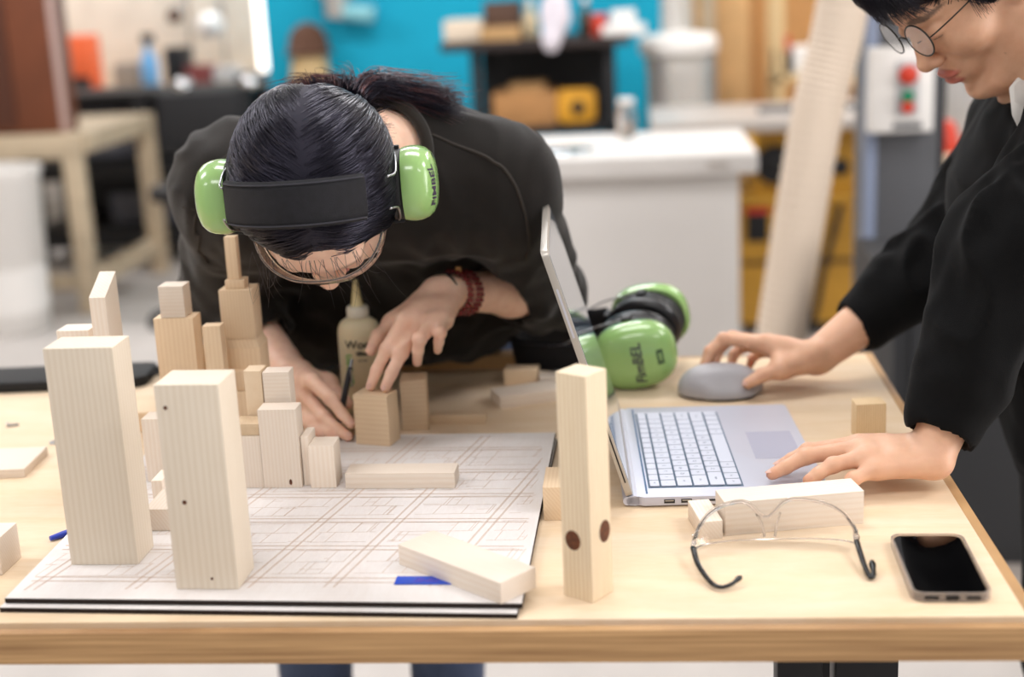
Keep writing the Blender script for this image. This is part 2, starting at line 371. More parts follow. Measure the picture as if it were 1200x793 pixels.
block('long rail with shade painted into its dark tone, lying along the far edge of the bench', -.86, .935, .31, .036, .022, z=TZ, rot=0, m=wood('rail_pine_shaded', '#c79f6d', '#9a7144', 'X', ring=700))  # dark tone stands in for the leaning person's shadow on the far edge
block('upright block seen between the two tall towers', -1.000, .400, .036, .032, .0835, m=W['Z'])
block('small low block right behind the tallest tower foot', -.9665, .322, .0135, .040, .030, m=W['Z'])
block('low end-grain block lying between the two tall towers', -.946, .236, .038, .070, .0265, m=W['Y'])
block('flat wide block lying behind the towers at the left of the bench', -1.13, .64, .10, .06, .030, z=TZ, m=Wt['X'])
block('flat wooden slab at the far left edge of the bench', -1.258, .452, .070, .092, .012, z=TZ, rot=4, m=W['X'])
block('upright block cut by the left picture edge beside the map board', -1.145, .142, .067, .05, .042, z=TZ, m=W['X'])
block('long flat block lying diagonally across the front right of the map board', -.634, .134, .155, .050, .023, rot=-40.5, m=W['X'])
block('short block behind the knotted post at the right board edge', -.489, .282, .036, .070, .0405, z=TZ, m=Wt['Y'])
block('short upright block standing between the two hands of the person in black', -.0915, .5515, .039, .030, .048, z=TZ, rot=5, m=wood('oak_block', '#dcc199', '#b08a58', 'Z', ring=1100))
block('long thick block lying behind the clear safety glasses', -.284, .229, .159, .042, .039, z=TZ, rot=11.5, m=W['X'])
block('small low block at the left end of the long thick block', -.3115, .219, .0245, .066, .0215, z=TZ, rot=10, m=W['Y'])

# ------------------------------------------------------------------ small things on the bench
blue = plain('blue_tape', '#1f49b8', .5, noise=.15, nscale=60)
tp = MB().box((0, 0, .0004), (.078, .019, .0008)).obj('tape_strip', blue, loc=(-.592, .0905, BZ+.0004), rot=(0, 0, math.radians(-1)))
tag(tp, 'blue tape strip with purple scribble under the diagonal block', 'tape')
sc = text_mesh('TIME', .013, .0001, .3); link('scribble', sc, plain('purple_ink', '#5c3fb0', .5), tp, loc=(-.004, 0, .0010), rot=(0, 0, math.pi))
bp = MB().tube([(0, 0, .004), (.01, .012, .004), (.022, .027, .004)], [.003, .0042, .0042], 8).obj('marker_cap', plain('blue_plastic', '#2a3fae', .35), loc=(-1.062, .236, TZ), smooth=True, angle=.8)
tag(bp, 'small blue marker cap at the left board edge', 'pen cap')
for i, (x, y, lab) in enumerate(((-1.31, .68, 'small loose screw on the bench near the black case'), (-1.205, .60, 'round metal washer lying on the bench at left'))):
    s_ = thing('loose_screw' if i == 0 else 'metal_washer', lab, 'screw' if i == 0 else 'washer', (x, y, TZ))
    if i == 0:
        MB().tube([(0, 0, .002), (.014, .004, .002)], .0018, 8).obj('shank', steel, s_); MB().tube([(-.002, -.0005, .0035), (0, 0, .0035)], .0038, 10).obj('head', steel, s_)
    else:
        MB().tube([(.007*math.cos(a), .007*math.sin(a), .0012) for a in np.linspace(0, 2*math.pi, 16, endpoint=False)], .0022, 6, closed=True, flat=.5).obj('ring', steel, s_, smooth=True)
cs = thing('tool_case', 'flat black zipped case lying at the far left of the bench', 'case', (-1.32, .91, TZ), (0, 0, math.radians(4)))
MB().prism(rrect(.30, .10, .02), .0, .018).obj('body', plain('black_nylon', '#101012', .7, bump=.3), cs, bevel=.004)
MB().tube([(.15, -.02, .012), (.17, -.01, .016), (.175, .0, .016), (.17, .012, .016), (.15, .02, .012)], .004, 8).obj('handle', plain('black_nylon', '#101012'), cs, smooth=True)
for i, (x, y) in enumerate(((-1.29, .33), (-1.12, .36), (-1.16, .40))):
    pass

# phone
ph = thing('smartphone', 'black-screened smartphone in a clear case lying near the bench corner', 'phone', (-.0735, .131, TZ), (0, 0, math.radians(-1.5)))
MB().prism(rrect(.071, .145, .010), .0008, .0082).obj('body', plain('dark_phone_rim', '#5b534d', .25, metal=.9), ph, bevel=.0015)
MB().prism(rrect(.0685, .1425, .0088), .0083, .0087).obj('screen', plain('screen_black', '#030304', .06, coat=1), ph)
cb = MB(); o_, i_ = rrect(.0768, .1508, .0125), rrect(.0722, .1462, .0105); n = len(o_)
cb.add([(x, y, 0) for x, y in o_]+[(x, y, .0098) for x, y in o_]+[(x, y, .0098) for x, y in i_]+[(x, y, 0) for x, y in i_],
       [(j, (j+1) % n, n+(j+1) % n, n+j) for j in range(n)]+[(n+j, n+(j+1) % n, 2*n+(j+1) % n, 2*n+j) for j in range(n)]+[(2*n+j, 2*n+(j+1) % n, 3*n+(j+1) % n, 3*n+j) for j in range(n)])
cb.obj('clear_case', plain('clear_tpu', '#d9cdc4', .12, trans=.75, ior=1.3), ph, smooth=True, angle=.8)
MB().box((0, -.0745, .005), (.012, .0035, .004)).obj('charge_port', black_steel, ph)
for sx in (-1, 1): MB().box((sx*.020, -.0745, .005), (.013, .003, .0025)).obj('speaker_slot', black_steel, ph)
MB().lathe([(.0012, .0087), (.0012, .0090)], 10).obj('camera_hole', plain('lens_dark', '#20242c', .1), ph, loc=(-.013, .066, 0))
for y in (.02, .035): MB().box((.0388, y, .006), (.0012, .01, .003)).obj('side_button', plain('clear_tpu', '#d9cdc4'), ph)
# ------------------------------------------------------------------ smooth solid modelling: signed distance fields -> quad mesh
def _dot(a, b): return (a*b).sum(-1)
class Sdf:
    """ordered list of rounded primitives, blended smoothly one after another"""
    def __init__(s): s.p = []; s.disp = None
    def cone(s, a, b, ra, rb, k=.01, op=1):
        a, b = np.array(a, float), np.array(b, float); ba = b-a; l2 = ba@ba; rr = ra-rb; a2 = l2-rr*rr; il2 = 1/max(l2, 1e-12)
        def f(P):
            pa = P-a; y = pa@ba; z = y-l2; q = pa*l2-y[..., None]*ba; x2 = _dot(q, q); y2 = y*y*l2; z2 = z*z*l2
            kk = np.sign(rr)*rr*rr*x2
            d = (np.sqrt(np.maximum(x2*max(a2, 0)*il2, 0))+y*rr)*il2-ra
            d = np.where(np.sign(z)*max(a2, 0)*z2 > kk, np.sqrt(x2+z2)*il2-rb, d)
            d = np.where(np.sign(y)*max(a2, 0)*y2 < kk, np.sqrt(x2+y2)*il2-ra, d)
            return d
        s.p.append((f, k, op, np.minimum(a-ra, b-rb), np.maximum(a+ra, b+rb))); return s
    def chain(s, pts, rs, k=.006, k0=None):
        for i in range(len(pts)-1): s.cone(pts[i], pts[i+1], rs[i], rs[i+1], k0 if (i == 0 and k0 is not None) else k)
        return s
    def ell(s, c, r, k=.01, R=None, op=1):
        c = np.array(c, float); r = np.array(r, float); Rm = None if R is None else np.array(R, float)
        def f(P):
            q = P-c
            if Rm is not None: q = q@Rm
            k0 = np.sqrt(_dot(q/r, q/r)); k1 = np.sqrt(_dot(q/(r*r), q/(r*r)))
            return np.where(k1 > 1e-9, k0*(k0-1)/np.maximum(k1, 1e-9), -r.min())
        m = r.max() if Rm is not None else r
        s.p.append((f, k, op, c-m, c+m)); return s
    def box(s, c, h, rad, k=.005, R=None, op=1):
        c = np.array(c, float); h = np.array(h, float)-rad; Rm = None if R is None else np.array(R, float)
        def f(P):
            q = P-c
            if Rm is not None: q = q@Rm
            q = np.abs(q)-h; return np.sqrt((np.maximum(q, 0)**2).sum(-1))+np.minimum(q.max(-1), 0)-rad
        m = np.linalg.norm(h)+rad; s.p.append((f, k, op, c-m, c+m)); return s
    def plane(s, c, n, op=-1, k=.002):
        c = np.array(c, float); n = np.array(n, float); n /= np.linalg.norm(n)
        s.p.append((lambda P: (P-c)@n, k, op, None, None)); return s
    @staticmethod
    def ev(pr, P):
        d = None
        for f, k, op, _, _ in pr:
            e = f(P)
            if d is None: d = e; continue
            if op > 0:
                h = np.maximum(k-np.abs(d-e), 0)/k; d = np.minimum(d, e)-h*h*k*.25
            else:
                e = -e; h = np.maximum(k-np.abs(d-e), 0)/k; d = np.maximum(d, e)+h*h*k*.25
        return d
    def val(s, P):
        d = Sdf.ev(s.p, P)
        return d+s.disp(P, d) if s.disp else d
    def mesh(s, name, h, sup=32, dmax=.0):
        lo = np.min([p[3] for p in s.p if p[2] > 0 and p[3] is not None], 0)-3*h-dmax; hi = np.max([p[4] for p in s.p if p[2] > 0 and p[4] is not None], 0)+3*h+dmax
        n = np.ceil((hi-lo)/h).astype(int)+1; nb = np.ceil(n/sup).astype(int)
        G = np.stack(np.meshgrid(*[np.arange(b) for b in nb], indexing='ij'), -1).reshape(-1, 3)
        R = sup*h*.5*1.7321
        ids, pos, v0, vx, vy, vz = [], [], [], [], [], []
        S1, S2 = int(n[1]+2*sup), int(n[2]+2*sup)
        B = 8; loc = np.arange(B+1)
        L9 = np.stack(np.meshgrid(loc, loc, loc, indexing='ij'), -1)
        CE = lo+(G+.5)*sup*h; DP = np.stack([p[0](CE) for p in s.p], 1); add = np.array([p[2] > 0 for p in s.p])
        DM = DP[:, add].min(1); sel = DM <= R+dmax+.02
        for g, dp, dm in zip(G[sel], DP[sel], DM[sel]):
            keep = [p for p, d in zip(s.p, dp) if (p[2] > 0 and d <= dm+2*R+p[1]+.004) or (p[2] < 0 and d <= R+p[1]+dmax)]
            m = sup//B
            sg = np.stack(np.meshgrid(*[np.arange(m)]*3, indexing='ij'), -1).reshape(-1, 3)*B+g*sup
            cc = lo+(sg+B/2)*h; dc = Sdf.ev(keep, cc)
            sg = sg[np.abs(dc) < B*h*.5*1.7321*1.35+dmax+.001]
            if not len(sg): continue
            I = sg[:, None, None, None, :]+L9[None]
            P = lo+I*h; D = Sdf.ev(keep, P.reshape(-1, 3))
            if s.disp: D = D+s.disp(P.reshape(-1, 3), D)
            D = D.reshape(I.shape[:-1])
            cs = [D[:, a:a+B, b:b+B, e:e+B] for a in (0, 1) for b in (0, 1) for e in (0, 1)]
            neg = sum((x < 0).astype(np.int8) for x in cs); act = (neg > 0) & (neg < 8)
            w = np.nonzero(act)
            if not len(w[0]): continue
            V = np.stack([x[w] for x in cs], -1)             # corner order 000 001 010 011 100 101 110 111
            off = np.array([(a, b, e) for a in (0, 1) for b in (0, 1) for e in (0, 1)], float)
            acc = np.zeros((len(V), 3)); cnt = np.zeros(len(V))
            for i, j in ((0, 1), (2, 3), (4, 5), (6, 7), (0, 2), (1, 3), (4, 6), (5, 7), (0, 4), (1, 5), (2, 6), (3, 7)):
                cr = (V[:, i] < 0) != (V[:, j] < 0); t = np.where(cr, V[:, i]/np.where(cr, V[:, i]-V[:, j], 1), 0)
                acc += np.where(cr[:, None], off[i]+(off[j]-off[i])*t[:, None], 0); cnt += cr
            ci = I[w[0], w[1], w[2], w[3]]
            pos.append(lo+(ci+acc/cnt[:, None])*h); ids.append((ci[:, 0]*S1+ci[:, 1])*S2+ci[:, 2])
            v0.append(V[:, 0]); vx.append(V[:, 4]); vy.append(V[:, 2]); vz.append(V[:, 1])
        ids = np.concatenate(ids); pos = np.concatenate(pos); v0 = np.concatenate(v0)
        o = np.argsort(ids, kind='stable'); ids, pos, v0 = ids[o], pos[o], v0[o]
        faces = []
        for vv, (da, db) in ((np.concatenate(vx)[o], (S2, 1)), (np.concatenate(vy)[o], (1, S1*S2)), (np.concatenate(vz)[o], (S1*S2, S2))):
            for flip in (False, True):
                e = np.nonzero(((v0 < 0) & (vv >= 0)) if not flip else ((v0 >= 0) & (vv < 0)))[0]
                q = [e]
                ok = np.ones(len(e), bool)
                for dd in (da, da+db, db):
                    k = np.searchsorted(ids, ids[e]-dd); k = np.minimum(k, len(ids)-1); ok &= ids[k] == ids[e]-dd; q.append(k)
                Q = np.stack(q, 1)[ok]
                faces.append(Q if not flip else Q[:, ::-1])
        F = np.concatenate(faces)
        return mesh_np(name, pos, F), pos
def mesh_np(name, V, F, smooth=True):
    me = bpy.data.meshes.new(name); n = F.shape[1]
    me.vertices.add(len(V)); me.vertices.foreach_set('co', np.ascontiguousarray(V, np.float32).ravel())
    me.loops.add(F.size); me.loops.foreach_set('vertex_index', np.ascontiguousarray(F, np.int32).ravel())
    me.polygons.add(len(F)); me.polygons.foreach_set('loop_start', np.arange(0, F.size, n, dtype=np.int32))
    try: me.polygons.foreach_set('loop_total', np.full(len(F), n, np.int32))
    except Exception: pass
    me.polygons.foreach_set('use_smooth', np.full(len(F), smooth)); me.update(calc_edges=True); me.validate(); return me
def vnoise(P, f, seed=0):
    """smooth value noise in [-1,1]"""
    q = P*f+seed*17.31; i = np.floor(q); t = q-i; t = t*t*(3-2*t); i = i.astype(np.int64)
    def hsh(a): 
        n_ = (a[..., 0]*374761393+a[..., 1]*668265263+a[..., 2]*2147483647+seed*1274126177) & 0xffffffff
        n_ = ((n_ ^ (n_ >> 13))*1274126177) & 0xffffffff
        return ((n_ ^ (n_ >> 16)) & 0xffff)/32767.5-1
    r = 0
    for a in (0, 1):
        for b in (0, 1):
            for c in (0, 1):
                w = (t[..., 0] if a else 1-t[..., 0])*(t[..., 1] if b else 1-t[..., 1])*(t[..., 2] if c else 1-t[..., 2])
                r = r+w*hsh(i+np.array([a, b, c]))
    return r

# ------------------------------------------------------------------ laptop
silver = plain('silver_magnesium', '#c4c6d4', .38, metal=.25)
silver_d = plain('silver_side', '#b9b3ab', .35, metal=.5)
key_m = plain('key_silver', '#ccd0de', .45)
well_m = plain('key_gap_shade', '#566a80', .6)  # blue-grey paints the shadow lines between the keys
print_m = plain('key_print', '#5f6f86', .6)
slot_m = plain('port_dark', '#15161a', .5)
LW, LL = .240, .352
lap = thing('laptop', 'open silver laptop with its keyboard towards the person in black', 'laptop', (-.393, .316, TZ), (0, 0, math.radians(2.9)))
b = MB(); q = rrect(LW-.014, LL, .008); n_ = len(q)
def ltop(x): return .0135-.0025*(x/LW)
b.add([(x+LW/2+.007, y+LL/2, .0022) for x, y in q]+[(x+LW/2+.007, y+LL/2, ltop(x+LW/2)) for x, y in q],
      [tuple(reversed(range(n_))), tuple(range(n_, 2*n_))]+[(i, (i+1) % n_, n_+(i+1) % n_, n_+i) for i in range(n_)])
b.obj('base', silver, lap, bevel=.0008)
for x, y in ((.03, .03), (.22, .03), (.03, .32), (.22, .32)): MB().lathe([(.006, 0), (.006, .0025)], 12).obj('rubber_foot', slot_m, lap, loc=(x, y, 0))
MB().box((.084, .176, ltop(.084)-.0001), (.1135, .2935, .0006)).obj('keyboard_shade_sheet', well_m, lap, rot=(0, math.radians(.6), 0), loc=(0, 0, .0009))  # flat sheet under the keys, carries their painted shade
kc = {}
def key(lx, ly, w, d, ch=''):
    kk = (round(w, 4), round(d, 4))
    if kk not in kc:
        kc[kk] = MB().prism(rrect(w, d, .0012, 2), 0, .0016).mesh('key', bevel=.0003, seg=1); kc[kk].materials.append(key_m)
    o = link('key', kc[kk], None, lap, loc=(lx, ly, ltop(lx)+.0007))
    if ch:
        t = text_mesh(ch, .0062 if len(ch) == 1 else .0042); t.materials.append(print_m)
        c = bpy.data.objects.new('key_letter', t); COL.objects.link(c); c.parent = o; c.location = (0, 0, .00175); c.rotation_euler = (0, 0, math.pi/2)
Y0, Y1 = .031, .321; U = (Y1-Y0)/14.5
rows = [[('esc', 1)]+[('', 1)]*12+[('', 1.5)],
        [(c, 1) for c in '`1234567890-=']+[('', 1.5)],
        [('tab', 1.5)]+[(c, 1) for c in 'QWERTYUIOP[]\\'],
        [('caps', 1.75)]+[(c, 1) for c in 'ASDFGHJKL;\'']+[('enter', 1.75)],
        [('shift', 2.25)]+[(c, 1) for c in 'ZXCVBNM,./']+[('shift', 2.25)],
        [('ctrl', 1), ('fn', 1), ('', 1), ('alt', 1), ('', 5.5), ('alt', 1), ('', 1), ('', 1), ('', 1), ('', 1)]]
lx = .0285
for ri, row in enumerate(rows):
    ph_ = .0135 if ri == 0 else .0195; y = Y0
    tot = sum(w for _, w in row); u = (Y1-Y0)/tot
    for ch, w in row:
        key(lx+ph_/2, y+w*u/2, ph_-.0024, w*u-.0024, ch); y += w*u
    lx += ph_
MB().prism(rrect(.074, .106, .002), 0, .0004).obj('touchpad', plain('touchpad_grey', '#a9a9bb', .4), lap, loc=(.19, .178, ltop(.19)-.0001))
MB().box((.0245, .176, .0138), (.0022, .330, .0006)).obj('hinge_slot', plain('hinge_slot_blue', '#3d5f86', .5), lap)  # narrow bluish line along the hinge
for i in range(5):
    r_ = .0062-.0004*abs(i-2)
    MB().tube([(.0012+i*.0044, .004, .0075), (.0012+i*.0044, LL-.004, .0075)], r_, 14).obj('hinge_rib', silver, lap, smooth=True, angle=.9)
for x, w in ((.050, .0125), (.070, .0125), (.099, .026)):
    MB().box((x, -.0002, .0075), (w, .0012, .0045 if w < .02 else .002)).obj('port', slot_m, lap)
    if w < .02: MB().box((x, -.0006, .0083), (w*.8, .001, .0012)).obj('port_tongue', silver_d, lap)
lid = MB(); 
dsp_root = None
ang = math.atan2(.090, .300)
Ml = Matrix.Translation((.004, 0, .013)) @ Matrix.Rotation(-ang, 4, 'Y')
MB().prism(rrect(.312, LL, .01), -.0042, .0042, M=Matrix.Translation((0, LL/2, .156)) @ Matrix.Rotation(math.pi/2, 4, 'Y')).obj('screen_shell', silver_d, lap, bevel=.001, mat4=Ml)
MB().box((.0043, LL/2, .162), (.0006, LL-.012, .285)).obj('screen_glass', plain('laptop_glass', '#20252e', .08, coat=1, emit='#aab6c8', es=.25), lap, mat4=Ml)
MB().box((0, -.0003, .235), (.0022, .0012, .06)).obj('side_button', silver, lap, mat4=Ml)
MB().box((.0006, -.0002, .085), (.0016, .0012, .13)).obj('vent_slot', slot_m, lap, mat4=Ml)

# ------------------------------------------------------------------ mouse
grey_m = plain('mouse_grey', '#a7a5a9', .38, noise=.04)
mo = thing('computer_mouse', 'light grey computer mouse under the far hand of the person in black', 'mouse', (-.252, .772, TZ), (0, 0, math.radians(7)))
s = Sdf().ell((.006, .0, .010), (.054, .034, .036), .01).ell((-.030, .003, .010), (.036, .033, .030), .025).ell((.004, -.026, .004), (.036, .018, .016), .014)
s.plane((0, 0, .003), (0, 0, 1), k=.003)
me, _ = s.mesh('shell', .0016); link('shell', me, grey_m, mo)
s = Sdf().ell((.004, 0, .008), (.052, .033, .02), .01).ell((.004, -.026, .004), (.036, .017, .012), .012); s.plane((0, 0, .0), (0, 0, 1)); s.plane((0, 0, .0035), (0, 0, -1))
me, _ = s.mesh('sole', .002); link('sole', me, slot_m, mo)
MB().lathe([(.004, -.0035), (.008, -.003), (.009, 0), (.008, .003), (.004, .0035)], 20).obj('scroll_wheel', slot_m, mo, smooth=True, loc=(-.040, .003, .026), rot=(math.pi/2, 0, 0))
MB().tube([(-.02, .003, .0405), (-.052, .003, .026)], .0008, 6).obj('button_seam', slot_m, mo)
MB().tube([(.028, -.0275, .0245), (.006, -.0325, .0235), (-.018, -.0295, .021)], .0011, 6).obj('side_seam', slot_m, mo)

# ------------------------------------------------------------------ ear muffs
green = plain('ear_cup_green', '#93bb72', .25, noise=.04, nscale=20, coat=.6)
blackp = plain('black_rubber', '#0d0d12', .5, noise=.2)
fabric_black = plain('black_fabric_band', '#15151a', .85, noise=.25, nscale=120, bump=.4, bscale=700)
ink = plain('marker_ink', '#3a2b45', .6)
def cup_mesh(sx, W_=.043, H_=.052):
    """oval dome along x; sx = side"""
    b = MB(); prof = [(1.0, 0), (1.03, .006), (1.04, .012), (1.02, .020), (.95, .028), (.82, .034), (.62, .038), (.35, .040), (.08, .0405)]
    n = 40
    for k, (r, x) in enumerate(prof):
        for j in range(n):
            a = 2*math.pi*j/n; c, s_ = math.cos(a), math.sin(a); e = .8
            b.v.append((sx*x, W_*r*math.copysign(abs(c)**e, c), H_*r*math.copysign(abs(s_)**e, s_)))
    for i in range(len(prof)-1):
        for j in range(n): b.f.append((i*n+j, i*n+(j+1) % n, (i+1)*n+(j+1) % n, (i+1)*n+j))
    b.f.append(tuple((len(prof)-1)*n+j for j in range(n))); b.f.append(tuple(reversed(range(n)))); return b
def ring_mesh(sx, x0, x1, W_, H_, r=.012):
    b = MB(); n = 36; m = 10
    for j in range(n):
        a = 2*math.pi*j/n; cy, cz = math.cos(a)*W_, math.sin(a)*H_
        for i in range(m):
            t = 2*math.pi*i/m; b.v.append((sx*((x0+x1)/2+(x1-x0)/2*math.cos(t)), cy*(1+math.sin(t)*r/W_), cz*(1+math.sin(t)*r/H_)))
    for j in range(n):
        for i in range(m): b.f.append((j*m+i, ((j+1) % n)*m+i, ((j+1) % n)*m+(i+1) % m, j*m+(i+1) % m))
    return b
def ear_muffs(label, M, half, apex, band_w, band_ang,  spread=0.0, words=None, tilt=(0, 0), band_open=1.0, wide=None):
    """x: wearer's right cup at +x; z: towards the band's crown"""
    root = thing('ear_muffs', label, 'ear muffs'); root.matrix_world = M
    for sx, tl in ((1, tilt[0]), (-1, tilt[1])):
        Mc = Matrix.Translation((sx*half, 0, 0)) @ Matrix.Rotation(tl, 4, 'Y')
        cup = cup_mesh(sx).obj('ear_cup', green, root, smooth=True, angle=1.2, mat4=Mc @ Matrix.Translation((sx*.024, 0, 0)))
        b = MB(); prof = [(.97, .0), (1.0, .004), (1.0, .022), (.96, .0245)]; n = 36
        for r, x in prof:
            for j in range(n): a = 2*math.pi*j/n; b.v.append((sx*x, .042*r*math.cos(a), .051*r*math.sin(a)))
        for i in range(3):
            for j in range(n): b.f.append((i*n+j, i*n+(j+1) % n, (i+1)*n+(j+1) % n, (i+1)*n+j))
        b.f.append(tuple(range(n))); b.f.append(tuple(3*n+j for j in range(n)))
        b.obj('cup_backing', blackp, root, smooth=True, angle=.7, mat4=Mc)
        ring_mesh(sx, -.016, .004, .032, .041).obj('ear_cushion', plain('cushion_black', '#0b0b10', .4, coat=.3), root, smooth=True, mat4=Mc)
        for yy in (-1, 1):
            xb = half*.93*(1 if wide is None else wide)
            a0 = Vector((sx*(half+.014), yy*.043, .0)); a1 = Vector((sx*(half+.02), yy*.034, apex*.30)); a2 = Vector((sx*xb, yy*.020, apex*.48)); a3 = Vector((sx*xb*.93, yy*.018, apex*.62))
            MB().tube(spline([a0, a1, a2, a3], 5), .0013, 8).obj('wire_arm', steel, root, smooth=True)
            MB().box(tuple(a0), (.014, .006, .012)).obj('pivot_block', blackp, root, bevel=.001)
        MB().box((sx*(half+.012), 0, .052), (.02, .04, .007)).obj('hinge_clip', blackp, root, bevel=.0015)
        if words and words.get(sx):
            txt, size, rot2, cen, bold = words[sx]
            bvh = BVHTree.FromPolygons([v.co[:] for v in cup.data.vertices], [p.vertices[:] for p in cup.data.polygons])
            for piece, cc, sz, rr, bl in [(txt, cen, size, rot2, bold)]:
                me = text_mesh(piece, sz, 0, .15, bl)
                bm = bmesh.new(); bm.from_mesh(me); bmesh.ops.triangulate(bm, faces=bm.faces)
                bmesh.ops.subdivide_edges(bm, edges=[e for e in bm.edges if e.calc_length() > .004], cuts=2)
                for v in bm.verts:
                    c_, s_ = math.cos(rr), math.sin(rr); u, w_ = v.co.x*c_-v.co.y*s_, v.co.x*s_+v.co.y*c_
                    # u runs along -sx*y so it reads from outside
                    p = Vector((sx*.2, sx*u+cc[0], w_+cc[1])); hit = bvh.ray_cast(p, Vector((-sx, 0, 0)))
                    v.co = (hit[0]+hit[1]*.0004*(1 if hit[1].x*sx > 0 else -1)) if hit[0] else Vector((sx*.03, p.y, p.z))
                bm.to_mesh(me); bm.free(); link('lettering', me, ink, cup)
            b = MB(); 
            for (y0, z0, y1, z1) in (words.get('mk', (-.012, -.036, .008, -.028)),):
                vs = []
                for y_, z_ in ((y0, z0), (y1, z0), (y1, z1), (y0, z1)):
                    hit = bvh.ray_cast(Vector((sx*.2, y_, z_)), Vector((-sx, 0, 0)))
                    vs.append(hit[0]+Vector((sx*.0006, 0, 0)) if hit[0] else Vector((sx*.03, y_, z_)))
                b.add(vs, [(0, 1, 2, 3)])
            b.obj('maker_mark', plain('dark_label', '#1f3a2c', .5), cup)
    # band: a padded fabric arch
    b = MB(); n = 36; m = 10; e0_, e1_ = band_ang if isinstance(band_ang, tuple) else (-band_ang, band_ang)
    for i in range(n+1):
        t = e0_+(e1_-e0_)*i/n; wv = (half*.97 if wide is None else half*wide)
        cx, cz = math.sin(t)*wv*1.0, math.cos(t)*apex
        if abs(t) > 1.2: pass
        nx, nz = math.sin(t)*apex, math.cos(t)*wv; l = math.hypot(nx, nz); nx, nz = nx/l, nz/l
        for j in range(m):
            a = 2*math.pi*j/m; yy = math.copysign(abs(math.cos(a))**.45, math.cos(a))*band_w/2; th = math.copysign(abs(math.sin(a))**.6, math.sin(a))*.0048
            b.v.append((cx+nx*th, yy, cz+nz*th))
    for i in range(n):
        for j in range(m): b.f.append((i*m+j, i*m+(j+1) % m, (i+1)*m+(j+1) % m, (i+1)*m+j))
    b.f.append(tuple(range(m))); b.f.append(tuple(n*m+j for j in range(m)))
    band = b.obj('head_band', fabric_black, root, smooth=True, angle=1.0)
    for yy in (-1, 1):
        pts = []
        for i in range(n+1):
            t = (e0_+(e1_-e0_)*i/n)*.97; wv = (half*.97 if wide is None else half*wide); nx, nz = math.sin(t)*apex, math.cos(t)*wv; l = math.hypot(nx, nz)
            pts.append((math.sin(t)*wv+nx/l*.0052, yy*band_w*.43, math.cos(t)*apex+nz/l*.0052))
        MB().tube(pts, .0009, 6).obj('stitched_seam', plain('seam_grey', '#34343c', .8), band, smooth=True)
    return root
# spare pair lying on the bench: the band points left, the front cup faces the camera and right
zx = Vector((-.955, .26, -.13)).normalized()                       # towards the crown
xx = Vector((.24, .95, .18)).normalized(); xx = (xx-zx*xx.dot(zx)).normalized()   # right cup to the back
yy_ = zx.cross(xx)
M2 = Matrix(((xx.x, yy_.x, zx.x, -.372), (xx.y, yy_.y, zx.y, .885), (xx.z, yy_.z, zx.z, TZ+.064), (0, 0, 0, 1))) @ Matrix.Scale(1.17, 4)
spare_muffs = ear_muffs('spare green ear muffs with black headband lying beside the laptop', M2, .028, .178, .043, 1.25,
          words={-1: ('FimBEL', .0185, 0.0, (.002, -.004), .0004)}, tilt=(0, math.radians(-14)), wide=2.1)

# ------------------------------------------------------------------ safety glasses lying upside down
clear = plain('clear_polycarbonate', (1, 1, 1, 1), .02, trans=1, ior=1.35)
clear_rim = plain('clear_rim', '#f7f3f1', .06, trans=.92, ior=1.3)
blk_gloss = plain('black_gloss', '#0a0a0c', .25)
def glasses_lens(root, arc, top, bot, th=.0014, n=40, rr=.0014):
    """arc(u)->(x,y); top(u), bot(u) heights; a thin curved shield with a rim"""
    b = MB(); us = [i/n*2-1 for i in range(n+1)]; m = 6
    for side in (0, 1):
        for u in us:
            x, y = arc(u); x2, y2 = arc(u+.01); t = Vector((x2-x, y2-y, 0)).normalized(); nn = Vector((-t.y, t.x, 0))*th*(side-.5)
            for k in range(m+1):
                z = bot(u)+(top(u)-bot(u))*k/m; bul = .004*math.sin(math.pi*k/m)
                b.v.append((x+nn.x+(-t.y)*bul, y+nn.y+t.x*bul, z))
    S = (n+1)*(m+1)
    for i in range(n):
        for k in range(m):
            a = i*(m+1)+k; b.f.append((a, a+1, a+m+2, a+m+1)); b.f.append((S+a, S+a+m+1, S+a+m+2, S+a+1))
        for k in (0, m): a = i*(m+1)+k; b.f.append((a, a+m+1, S+a+m+1, S+a))
    for i in (0, n):
        for k in range(m): a = i*(m+1)+k; b.f.append((a, S+a, S+a+1, a+1))
    b.obj('lens_shield', clear, root, smooth=True, angle=1.0)
    MB().tube([arc(u)+(top(u),) for u in us], rr, 8).obj('rim', clear_rim, root, smooth=True)
    MB().tube([arc(u)+(bot(u),) for u in us], .0012, 8).obj('rim', clear_rim, root, smooth=True)
sg = thing('safety_glasses', 'clear safety glasses with black temple tips lying upside down on the bench', 'safety glasses', (-.2335, .19, TZ))
def sg_arc(u): 
    x = .0855*math.sin(u*1.25)/math.sin(1.25); return (x, -.006+.034*(1-abs(u)**2.4)*.85-.002+.004*u)
def sg_top(u):
    z = .0495*(1-.62*abs(u)**3.2); c = u+.07
    return z-.021*math.exp(-(c/.13)**2)+.001
glasses_lens(sg, sg_arc, sg_top, lambda u: .0035+.004*abs(u)**2, rr=.0023)
Lt = [(-.0865, -.007, .016), (-.0885, -.024, .0135), (-.085, -.058, .0095), (-.074, -.092, .0045), (-.064, -.104, .0045), (-.053, -.099, .0055), (-.043, -.088, .0085)]
Rt = [(.0855, .002, .016), (.0848, -.010, .0135), (.085, -.034, .010), (.0855, -.062, .0065), (.0875, -.082, .004), (.0915, -.078, .005), (.0935, -.055, .010)]
